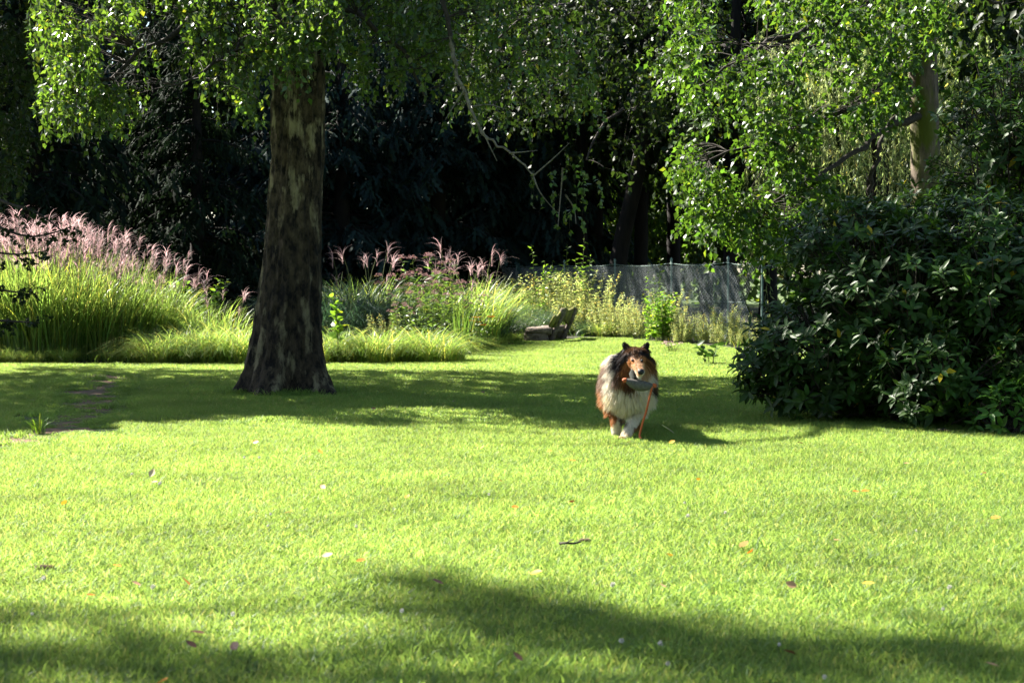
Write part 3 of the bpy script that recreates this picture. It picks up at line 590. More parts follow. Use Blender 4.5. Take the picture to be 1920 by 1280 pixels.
def willow(loc):
    rng = np.random.default_rng(61); loc = np.array(loc, float); root = thing('willow_tree', loc, 'pale weeping willow with hanging strands far behind the beech', 'tree'); tr = MB(); bl = MB(); lv = MB()
    trunk_tube(tr, [loc, loc + [.1, 0, 2.5], loc + [0, .1, 5.5], loc + [0, 0, 7]], [.35, .28, .2, .06], 14, .1, .4, 3, 40)
    n = 420; a = rng.random(n) * 6.283; r = 2.6 * rng.random(n) ** .5; top = loc + np.stack([np.cos(a) * r, np.sin(a) * r, 7.2 - .32 * r ** 1.6 + rng.normal(0, .4, n)], -1)
    for k in range(16):
        e = top[rng.integers(n)]; s = loc + [0, 0, rng.uniform(3, 6)]; S = spline([s, (s + e) / 2 + [0, 0, .7], e], 12); bl.tubes(S[None], np.linspace(.08, .015, 12)[None], 6)
    L = rng.uniform(2.2, 4.6, n); end = top + np.array([0, 0, -1.]) * L[:, None] + rng.normal(0, .2, (n, 3)) * np.array([1, 1, 0]); mid = top + np.stack([np.cos(a) * .3, np.sin(a) * .3, -.2 * L], -1)
    P = bez(top, mid, end, 10); bl.tubes(P, np.full((n, 10), .005), 3); per = 85; t = rng.random((n, per)); f = t * 9; i = np.minimum(f.astype(int), 8); w = (f - i)[..., None]; k = np.arange(n)[:, None]
    pos = (P[k, i] * (1 - w) + P[k, i + 1] * w).reshape(-1, 3); y = unit(rng.normal(0, .45, (len(pos), 3)) + np.array([0, 0, -1.])); X, Y, Z = frames(y, .4, rng); s = .13 * (.7 + .6 * rng.random(len(pos)))
    lv.scatter(*LANCE, pos, X, Y, Z, np.stack([s, s, s], -1), np.repeat(.75 + .5 * rng.random((n, 1)), per, 0).reshape(-1, 1) * tints(len(pos), .8, 1.2, .03, rng))
    tr.build('trunk', M['darkbark'], root); bl.build('branches', M['stem'], root); lv.build('crown', M['willow'], root, smooth=False)
willow((pt(1640, 300, 36)[0], 36, 0))

# ------------------------------------------------------------------ rhododendrons
def whorls(lv, bl, A, out, rng, ll=.115, k=8, stem=.16, tc=1.0):
    n = len(A); up = unit(out * .75 + np.array([0, 0, .75]) + rng.normal(0, .28, (n, 3))); ref = unit(np.cross(up, rng.normal(size=(n, 3)))); b2_ = np.cross(up, ref)
    bl.tubes(bez(A - up * stem - out * .1, A - up * stem * .5 - out * .05, A, 4), np.linspace(.006, .004, 4)[None] * np.ones((n, 1)), 4)
    for j in range(k):
        ang = j * 6.283 / k + rng.normal(0, .2, n); rad = ref * np.cos(ang)[:, None] + b2_ * np.sin(ang)[:, None]; tilt = rng.normal(.12, .25, n)[:, None] + (.55 if j % 3 == 0 else 0)
        y = unit(rad + up * tilt); x = unit(np.cross(y, up)); z = np.cross(x, y); s = ll * (.7 + .5 * rng.random(n)) * (1.0 if j % 3 else .8); g = rng.random(n) < .92
        t = np.repeat((.75 + .5 * rng.random((n, 1))), 3, 1) * tints(n, .85, 1.15, .0, rng) * tc; o = rng.random(n) < .006; t[o] = (14, 4.5, 1.5)
        lv.scatter(*OVAL, (A - up * .02 * (j % 3))[g], x[g], y[g], z[g], np.stack([s * .92, s, s], -1)[g], t[g])
def rhodo(loc, lobes, label, n, seed, ll=.115, tc=1.0, name='rhododendron_bush', dark=900):
    rng = np.random.default_rng(seed); loc = np.array(loc, float); root = thing(name, loc, label, 'bush'); bl = MB(); lv = MB(); vol = np.array([l[3] * l[4] for l in lobes]); vol = vol / vol.sum()
    for (x, y, z, rx, rz), w in zip(lobes, vol):
        c = loc + np.array([x, y, z]); m = int(n * w); d = rnd_dir(m, rng); rr = (.72 + .3 * rng.random((m, 1)) ** .7) * (1 + .75 * (fbm(d * 3.0 + seed, seed, 3)[:, None] - .5)); A = c + d * np.array([rx, rx, rz]) * rr
        A = A[A[:, 2] > .06]; A = A[fbm(A * 3.2, seed + 1, 2) > .33]
        ins = np.zeros(len(A), bool)
        for (x2, y2, z2, rx2, rz2) in lobes:
            q = (A - loc - np.array([x2, y2, z2])) / np.array([rx2, rx2, rz2]); ins |= (q ** 2).sum(1) < .38
        A = A[~ins]; whorls(lv, bl, A, unit(A - c), rng, ll, 8, .17, tc)
        k = int(dark * w); d = rnd_dir(k, rng); A2 = c + d * np.array([rx, rx, rz]) * .66 * rng.random((k, 1)) ** .5; A2 = A2[A2[:, 2] > .1]; whorls(lv, bl, A2, unit(A2 - c), rng, ll * 1.1, 6, .2, tc)
        for q in range(int(14 * w * len(lobes) / 2) + 3):
            e = c + rnd_dir(1, rng)[0] * np.array([rx, rx, rz]) * .75; e[2] = max(e[2], .15); s = loc + np.append(rng.normal(0, .15, 2), 0); S = spline([s, (s + e) / 2 + [0, 0, -.1], e], 10); S[1:-1] += rng.normal(0, .02, (8, 3)); bl.tubes(S[None], np.linspace(.022, .007, 10)[None], 5)
    bl.build('branches', M['twig'], root); lv.build('foliage', M['rhodo'], root, smooth=False)
rhodo((3.35, 14.7, 0), [(-.55, -.1, .55, .72, .62), (.1, -.2, .95, .85, .85), (.75, -.3, .9, .85, .9), (-.2, .3, 1.35, .8, .62), (.9, .2, 1.35, .9, .65), (.15, -.85, .42, .6, .5), (1.0, -.95, .5, .55, .55), (-1.0, .1, .5, .42, .42)],
      'big dark glossy rhododendron bush spreading over the lawn edge', 3300, 71)
rhodo((5.0, 17.6, 0), [(-.55, 0, 1.35, .9, .75), (.15, -.1, 2.55, .82, .98), (-.2, .3, 1.2, 1.1, 1.0), (.9, 0, 1.5, 1.0, 1.2), (.95, .1, 3.0, .8, .8)], 'taller rhododendron rising dim behind the big glossy one', 2300, 72, .12, 1.0)
rhodo((3.86, 13.25, 0), [(0, 0, .17, .3, .26), (.3, .05, .24, .28, .26)], 'low shoots of light rhododendron leaves, colour raised for sky light, at the foot of the big bush', 120, 73, .11, 2.3, dark=20)  # pale leaves, tint also raised to put sky light into the colour

# ------------------------------------------------------------------ border plants (prototypes at the origin, then copies)
rg = np.random.default_rng(81)
def disc(n, r, rng=rg): a = rng.random(n) * 6.283; q = r * np.sqrt(rng.random(n)); return np.stack([q * np.cos(a), q * np.sin(a), 0 * a], -1)
def reed_clump(name, label, cat, group, h, r, n, w, m, plumes=0, lean=(.15, .8), loc=(0, 0, 0), seed=1, pm='plume', straw=.1):
    rng = np.random.default_rng(seed); root = thing(name, loc, label, cat, group); b = MB(); B = disc(n, r, rng); ang = np.arctan2(B[:, 1], B[:, 0]) + rng.normal(0, 1.25, n)
    H = h * (.45 + .6 * rng.random(n)); c = tints(n, .6, 1.35, .05, rng); k = rng.random(n) < straw; c[k] = np.array([1.7, 1.15, 1.5]) * (.7 + .5 * rng.random((k.sum(), 1)))
    b.blades(B, ang, H, rng.uniform(*lean, n), w * (.6 + .7 * rng.random(n)), 5, .55, c, .8, rng); b.v = [v + np.array(loc) for v in b.v]; b.build('blades', M[m], root)
    if plumes:
        s = MB(); f = MB(); B = disc(plumes, r * .95, rng); a = np.arctan2(B[:, 1], B[:, 0]) + rng.normal(0, .8, plumes); H = h * (.74 + .36 * rng.random(plumes)); d = np.stack([np.cos(a), np.sin(a), 0 * a], -1)
        top = B + d * (H * .14)[:, None] + np.array([0, 0, 1.]) * H[:, None]; s.tubes(bez(B, B + np.array([0, 0, 1.]) * (H * .6)[:, None], top, 6), np.linspace(.005, .003, 6)[None] * np.ones((plumes, 1)), 4)
        per = 12; base = np.repeat(top, per, 0) - np.array([0, 0, 1.]) * (rng.random(plumes * per) * .14)[:, None]; m2 = len(base)
        f.blades(base, np.repeat(a, per) + rng.normal(0, 1.0, m2), (.10 + .11 * rng.random(m2)) * np.repeat(.7 + .6 * rng.random(plumes), per), .4 + .9 * rng.random(m2), .008, 4, .5, np.repeat(.7 + .6 * rng.random((plumes, 1)), per, 0) * tints(m2, .75, 1.3, 0, rng), 1.5, rng)
        for q in (s, f): q.v = [v + np.array(loc) for v in q.v]
        s.build('stalks', M['stem'], root); f.build('plumes', M[pm], root, smooth=False)
    return root
def stem_plant(name, label, cat, group, h, ns, r, per, ll, lw, m, tmpl=LANCE, flower=None, fm='blossom', loc=(0, 0, 0), seed=1, up=.25, bottom=.12, fr=.09, fk=70, sr=.005, spread=.12, bigfirst=0.):
    rng = np.random.default_rng(seed); root = thing(name, loc, label, cat, group); s = MB(); lv = MB(); f = MB(); B = disc(ns, r, rng); a = np.arctan2(B[:, 1], B[:, 0]) + rng.normal(0, .6, ns)
    H = h * (.6 + .42 * rng.random(ns)); H[0] = h; d = np.stack([np.cos(a), np.sin(a), 0 * a], -1); top = B + d * (H * spread)[:, None] + np.array([0, 0, 1.]) * H[:, None]
    P = bez(B, B + np.array([0, 0, 1.]) * (H * .6)[:, None], top, 7); s.tubes(P, np.linspace(sr, sr * .5, 7)[None] * np.ones((ns, 1)), 5)
    t = bottom + (1 - bottom) * ((np.arange(per)[None] + rng.random((ns, per))) / per); fi = np.minimum(t * 6, 5.999); i = fi.astype(int); w = (fi - i)[..., None]; k = np.arange(ns)[:, None]
    pos = (P[k, i] * (1 - w) + P[k, i + 1] * w).reshape(-1, 3); aa = (np.arange(per)[None] * 2.4 + rng.random((ns, 1)) * 6).ravel() + rng.normal(0, .4, ns * per)
    y = unit(np.stack([np.cos(aa), np.sin(aa), up + rng.normal(0, .35, len(aa))], -1)); X, Y, Z = frames(y, 1.1, rng); q = ll * (.6 + .6 * rng.random(len(aa))) * (1 - .35 * t.ravel() + bigfirst * (t.ravel() - .5))
    lv.scatter(*tmpl, pos, X, Y, Z, np.stack([q * lw, q, q], -1), tints(len(aa), .7, 1.3, .06, rng))
    if flower == 'dome':
        for j in range(ns):
            n = fk; dd = rnd_dir(n, rng); dd[:, 2] = np.abs(dd[:, 2]) * .7; p = top[j] + dd * fr * (.6 + .4 * rng.random((n, 1))) * rng.uniform(.6, 1.2); X, Y, Z = frames(unit(dd + rng.normal(0, .5, (n, 3))), .2, rng)
            f.scatter(*LEAF, p, X, Y, Z, np.full((n, 3), .02), tints(n, .7, 1.3, 0, rng))
    if flower == 'daisy':
        for j in range(ns):
            n = 12; an = np.arange(n) * 6.283 / n; y = unit(np.stack([np.cos(an), np.sin(an), .25 + 0 * an], -1)); X, Y, Z = frames(y, 2, rng); f.scatter(*OVAL, np.repeat(top[j:j + 1], n, 0), X, Y, Z, np.full((n, 3), fr), tints(n, .8, 1.2, 0, rng))
    for q_ in (s, lv, f): q_.v = [v + np.array(loc) for v in q_.v]
    s.build('stem', M['stem'], root); lv.build('foliage', M[m], root, smooth=False)
    if f.v: f.build('blossom', M[fm], root, smooth=False)
    return root
def spread_copies(proto, spots, rng=rg, first=True, labels=None):
    """spots: (px, base py or None with Y, scale)"""
    for i, (px, py, s) in enumerate(spots):
        p = gp(px, py) if py > 100 else np.array([(px - 960) / FPX * py, py, 0]); lab = labels[i] if labels else None
        if i == 0 and first:
            proto.location = tuple(p); proto.scale = (s, s, s); proto.rotation_euler = (0, 0, rng.random() * 6)
            if lab: proto['label'] = lab
        else: dup(proto, p, rng.random() * 6.283, (s, s, s * rng.uniform(.94, 1.06)), lab)
tall = reed_clump('plumed_grass', 'tall arching clump of plumed grass with massed pink plumes at the left', 'ornamental grass', 'pink plumed grass clumps', 1.62, .62, 1300, .017, 'reed', 60, (.12, .62), seed=82)
spread_copies(tall, [(10, 25.6, 1.08), (95, 25.3, 1.1), (185, 25.6, 1.04), (262, 26.2, .9), (-70, 25.8, 1.1), (60, 26.8, 1.18), (150, 27.0, 1.12), (-10, 27.2, 1.2)])
short = reed_clump('sedge_clump', 'knee high arching light green sedge tuft along the lawn edge', 'ornamental grass', 'sedge tufts along the lawn edge', .78, .34, 620, .010, 'reed', 0, (.5, 1.5), seed=83, straw=.2)
sp = [(x, 24.35 + (.3 if k % 2 else 0), .9 + .25 * math.sin(k * 2.3)) for k, x in enumerate(range(300, 480, 26))] + [(x, 24.5 + .35 * (k % 2), .85 + .22 * math.sin(k * 1.9)) for k, x in enumerate(range(600, 850, 27))] + \
     [(20, 24.5, .5), (60, 24.3, .4), (120, 24.4, .45), (215, 24.5, .5), (255, 24.4, .55), (-30, 24.5, .5), (858, 28.3, .65), (884, 29.4, .55), (906, 30.2, .5), (936, 31.5, .5), (966, 32.5, .38), (842, 27.6, .8), (872, 28.9, .5), (925, 37.0, 1.7), (955, 38, 1.7), (985, 38.8, 1.8), (1015, 38.5, 1.5), (1110, 36.2, .9), (895, 34.5, 1.6), (1140, 35, .7), (910, 29.2, .45), (940, 31, .4), (870, 33, 1.5)]
spread_copies(short, sp)
mid = reed_clump('plumed_grass', 'slender grass clump with a few dark pink plumes beside the birch trunk', 'ornamental grass', 'sparse plumed grass clumps', 1.15, .36, 380, .014, 'reed', 5, (.2, .9), seed=84)
spread_copies(mid, [(330, 26.4, 1.0), (385, 25.9, .95), (430, 25.5, .8), (300, 27.6, 1.2), (860, 29.5, 1.25), (885, 30.5, 1.35), (825, 30, 1.2), (665, 30.5, 1.4), (700, 31.5, 1.35), (905, 31.5, 1.2)],
    labels=['sparse plumed grass right of the massed pink plumes', 'sparse plumed grass halfway between the massed plumes and the birch trunk', 'low sparse plumed grass close left of the birch trunk', 'tall sparse plumed grass in shade behind the sedge tufts',
            'plumed grass rising just right of the joe pye flowers', 'tallest plumed grass of the middle border with dark pink tips', 'plumed grass standing among the joe pye flowers', 'plumed grass close right of the birch trunk', 'plumed grass over the dark green mound', 'rightmost plumed grass of the middle border'])
mound = reed_clump('grass_mound', 'dark green drooping grass mound in half shade right of the birch', 'ornamental grass', 'dark drooping grass mounds', 1.25, .62, 1100, .012, 'bluegrass', 0, (.5, 1.2), seed=85)
spread_copies(mound, [(640, 29.2, 1.2), (700, 29.6, 1.1), (610, 30.2, 1.35), (775, 30.5, 1.05), (835, 31, 1.1), (672, 31, 1.35), (880, 32, 1.15)])
blue = reed_clump('blue_grass', 'blue green tuft of upright blades left of the bench', 'ornamental grass', 'blue green grass tufts near the bench', .72, .3, 420, .012, 'bluegrass', 0, (.2, .9), seed=86)
spread_copies(blue, [(985, 35.2, 1.0), (1010, 35.8, 1.0), (945, 33.0, .9), (1030, 36.2, 1.0), (1100, 35.4, .7), (915, 31.0, .8), (965, 34.2, 1.0)])
iris = reed_clump('iris_clump', 'upright sword leaved iris clump beside the orange flowers', 'plant', None, .86, .16, 90, .022, 'herb', 0, (.05, .45), seed=87, straw=.02)
spread_copies(iris, [(868, 26.7, 1.0)])
pye = stem_plant('joe_pye_plant', 'leafy tall plant topped with dusty pink flower domes', 'flowering plant', 'pink domed flowers in the middle border', 1.55, 15, .40, 26, .20, 1.25, 'herb', LANCE, 'dome', seed=88, fr=.085)
spread_copies(pye, [(790, 28.6, 1.0), (830, 29.0, 1.08), (760, 29.0, .9), (812, 27.5, .75), (752, 26.6, .62), (885, 28.6, .75)],
    labels=['joe pye plant with pink domes in the middle of the border', 'tallest joe pye plant with the topmost pink domes', 'joe pye plant left of the tallest one', 'lower joe pye plant with yellowish leaves in front of the tallest one', 'small joe pye plant with one pale dome at the left end of the group', 'joe pye plant with dark pink domes above the orange flowers'])
sap = stem_plant('sapling', 'young sapling with broad bright green leaves right of the birch trunk', 'sapling', None, 1.0, 3, .07, 13, .2, 1.6, 'lime', OVAL, seed=89, up=.5, bottom=.35, sr=.008)
spread_copies(sap, [(640, 24.3, .95)])
gold = stem_plant('orange_flower', 'orange daisy like flowers beside the iris clump', 'flowering plant', None, .58, 7, .2, 12, .11, 1.2, 'herb', OVAL, 'daisy', 'orange_petal', seed=90, fr=.075)
spread_copies(gold, [(893, 27.6, 1.0)])
weed = stem_plant('weed_plant', 'bushy yellow green weed growing against the wire fence', 'weed', 'yellowish weeds along the wire fence', 1.15, 34, .36, 46, .10, 1.7, 'weed', LANCE, seed=91, spread=.2)
wp = [(1020, 37.5, 1.15), (1050, 37, 1.2), (1080, 36.6, 1.15), (1110, 36, 1.1), (1140, 35.4, .8), (1165, 35, .7), (1190, 34.6, .62), (1150, 34.6, .6), (1175, 34.2, .55), (1210, 33.8, .6), (1262, 32.6, .6), (1285, 32.3, .5), (1300, 32.0, .5), (1335, 31.6, .5), (1360, 31.3, .62), (1385, 31, .5), (1345, 30.9, .35), (1405, 30.2, .4), (1430, 29.6, .45), (1275, 31.6, .35), (1250, 33.4, .9),
      (1000, 38, 1.1), (970, 38.5, 1.05), (935, 38, 1.0), (905, 33.5, .9), (865, 30.2, .75), (720, 28.0, .55), (925, 35, .9), (1120, 35.2, .6), (1090, 35.8, .7), (1320, 31.6, .3), (1060, 36.2, .75), (1380, 30.2, .3)]
spread_copies(weed, wp)
tw_ = stem_plant('tall_weed', 'tallest leafy weed reaching over the fence top', 'weed', None, 1.95, 5, .16, 26, .17, 1.5, 'lime', LANCE, seed=92, spread=.06)
spread_copies(tw_, [(1088, 36.4, 1.08), (1018, 36.8, .98), (1232, 33.0, .88), (1052, 37.6, 1.0)], labels=['tallest leafy weed reaching over the fence right of the bench', 'tall leafy weed above the seat of the bench', 'tall leafy weed before the second fence post', 'tall leafy weed directly behind the bench back'])
shr = stem_plant('laurel_shrub', 'fresh green laurel shrub in front of the wire fence', 'shrub', None, .95, 30, .24, 22, .12, 1.5, 'lime', OVAL, seed=93, spread=.22, bottom=.1)
spread_copies(shr, [(1236, 641, 1.0), (372, 29.6, 1.25)], labels=['fresh green laurel shrub in front of the wire fence', 'leafy shrub lit in the dark gap between plumed grass and birch'])
# low growth that fills the bed
cov = MB(); n = 15000; q = np.stack([RNG.uniform(-9, 9, n), RNG.uniform(24, 40, n), np.zeros(n)], -1); px, py = topx(q); ok = (py < edge_py(px) - 2) & (px > -200) & (px < 2000) & (py > 600); q = q[ok]
cov.blades(q, RNG.random(len(q)) * 6.283, .08 + .3 * RNG.random(len(q)) ** 2, .3 + .9 * RNG.random(len(q)), .012 + .012 * RNG.random(len(q)), 3, .4, tints(len(q), .5, 1.3, .08), 1.2)
tag(cov.build('bed_undergrowth', M['herb'], None), 'low grassy undergrowth filling the border behind the lawn edge', 'undergrowth', kind='stuff')
# far wood that closes the view
fw = MB(); rw = np.random.default_rng(95); n = 26000; fx = rw.uniform(-34, 40, n); fz = 15 * rw.random(n) ** 1.1; fy = 72 + rw.uniform(0, 9, n) + 2 * np.sin(fx * .5); A = np.stack([fx, fy, fz], -1)
A = A[fbm(A / 1.6, 9, 2) > .36]; y = rnd_dir(len(A), rw); X, Y, Z = frames(y, .5, rw); q = .55 * (.6 + .8 * rw.random(len(A))); fw.scatter(*LEAF, A, X, Y, Z, np.stack([q, q, q], -1), tints(len(A), .6, 1.4, .04, rw))
tag(fw.build('distant_woodland', M['far_leaf'], None, False), 'far leafy wood closing the view between the trunks', 'woodland', kind='stuff')

# ------------------------------------------------------------------ wire fence
def fence():
    A = np.array([4.75, 31.4]); B = np.array([-.3, 43.6]); L = np.linalg.norm(B - A); u = (B - A) / L; H = 1.5; base = .06
    root = thing('wire_fence', (A[0], A[1], 0), 'chain link wire fence on slim green posts behind the weeds', 'fence')
    P3 = lambda s, z: np.stack([A[0] + u[0] * s, A[1] + u[1] * s, z + 0 * s], -1)
    posts = [.35, 1.62, 3.95, 6.6, 9.3, 12.2]
    sag = lambda s: H - .05 * np.sin(np.clip(np.interp(s, posts, np.arange(len(posts))) % 1, 0, 1) * math.pi)
    w = MB(); st = .058; rise = .040; k = int(H / rise * 2) + 2
    for sg in (1, -1):
        n = int(L / st) + k; s0 = np.arange(-k, n) * st if sg > 0 else np.arange(0, n + k) * st
        t = np.linspace(0, 1, 5)[None]; s = s0[:, None] + sg * t * (H / rise * st / 1.0) * .5
        z = base + t * (sag(s0 + sg * .2)[:, None] - base) + 0 * s; m = (s.min(1) > .35) & (s.max(1) < L); s = s[m]; z = z[m]
        off = sg * .004; p = P3(s, z); p[..., 0] += off * u[1]; p[..., 1] -= off * u[0]; w.tubes(p, np.full(s.shape, .0026), 4)
    w.build('mesh_panel', M['wire'], root, off=(A[0], A[1], 0))
    t = MB(); ss = np.linspace(.35, L, 80); t.tubes(P3(ss, sag(ss) + .008)[None], np.full((1, 80), .006), 6); t.tubes(P3(ss, .07 + 0 * ss)[None], np.full((1, 80), .004), 6); t.tubes(P3(ss, .75 + 0 * ss)[None] + np.array([.012 * u[1], -.012 * u[0], 0]), np.full((1, 80), .004), 6); t.build('tension_wire', M['post'], root, off=(A[0], A[1], 0))
    for s in posts:
        p = MB(); q = P3(np.array([s] * 6), np.array([0, .4, .9, 1.3, 1.58, 1.6])) + np.array([.035 * -u[1] * -1, .035 * -u[0], 0]); p.tubes(q[None], np.array([[.02, .02, .02, .02, .02, .004]]), 10)
        c = q[4]; p.tubes(np.array([[c - [0, 0, .015], c + [0, 0, .02], c + [0, 0, .05]]]), np.array([[.026, .026, .008]]), 10); p.build('post', M['post'], root, off=(A[0], A[1], 0))
fence()

# ------------------------------------------------------------------ rustic bench
def slab(mb, pts, thick, up=(0, 0, 1), wob=0, seed=0):
    """flat outline (list of 3-D points in order) given thickness along -up, with a softened edge"""
    P = np.array(pts, float); n = len(P); upv = unit(np.array(up, float)); c = P.mean(0); ins = P + (c - P) * .05
    rows = [ins, P - upv * thick * .22, P - upv * thick * .78, ins - upv * thick]; V = np.concatenate(rows + [c[None], (c - upv * thick)[None]])
    if wob: V = V + (np.stack([vn(V * 7, seed + k) for k in range(3)], -1) - .5) * wob
    q = [(r * n + i, r * n + (i + 1) % n, (r + 1) * n + (i + 1) % n, (r + 1) * n + i) for r in range(3) for i in range(n)]
    t = [(4 * n, (i + 1) % n, i) for i in range(n)] + [(4 * n + 1, 3 * n + i, 3 * n + (i + 1) % n) for i in range(n)]
    mb.add(V, q, t)
def bench():
    O = gp(1034, 640); O = np.array([O[0], 32.5, 0]); root = thing('park_bench', O, 'low rustic bench of split logs with a mossy curved backrest', 'bench')
    un = unit(np.array([.21, .98, 0])); w = np.array([-.98, .21, 0]); Z = np.array([0, 0, 1.]); p = lambda a, b, z: O + un * a + w * b + Z * z   # a along, b forward (to the left), z up
    m = MB(); a = np.linspace(-.25, 1.75, 14); slab(m, [p(x, .0 + .03 * math.sin(x * 5), .27) for x in a] + [p(x, .46 + .035 * math.sin(x * 4 + 1), .26) for x in a[::-1]], .12, (0, 0, 1), .03, 3); m.build('seat', M['wood'], root)
    for x in (-.12, 1.5):
        m = MB(); slab(m, [p(x - .1, .06, .15), p(x + .12, .05, .15), p(x + .13, .3, .15), p(x + .12, .5, .15), p(x - .1, .52, .15), p(x - .12, .3, .15)], .2, (0, 0, 1), .05, 5 + int(x)); m.build('foot', M['wood'], root)
    for x in (.12, 1.42):
        m = MB(); k = 8; t = np.linspace(0, 1, k); c = np.array([p(x, .06 - .27 * q, -.05 + .66 * q) for q in t]); m.tubes(c[None], (.055 + .008 * np.sin(t * 9 + x))[None], 8); m.add(c[-1:] + np.array([0, 0, 0]), None, None)
        cap = c[-1]; m.tubes(np.array([[cap, cap + (c[-1] - c[-2]) * .12, cap + (c[-1] - c[-2]) * .16]]), np.array([[.055, .05, .006]]), 8); m.build('post', M['wood'], root)
    m = MB(); a = np.linspace(-.62, 1.6, 24); lean = lambda z: .02 - .27 * (z + .05) / .72
    top = [.555 + .085 * math.sin(x * 1.9 - .1) + .05 * math.sin(x * 5.2) for x in a]; bot = [.30 + .12 * math.sin(x * 2.1 + .2) ** 2 + .03 * math.sin(x * 7) for x in a]
    top[0] = .40; top[1] = .49; top[2] = .52; bot[0] = .33; bot[1] = .30
    slab(m, [p(x, lean(z) + .075, z) for x, z in zip(a, top)] + [p(x, lean(z) + .075, z) for x, z in zip(a[::-1], bot[::-1])], .05, w + np.array([0, 0, .35]), .02, 9); m.build('backrest', M['mosswood'], root)
bench()

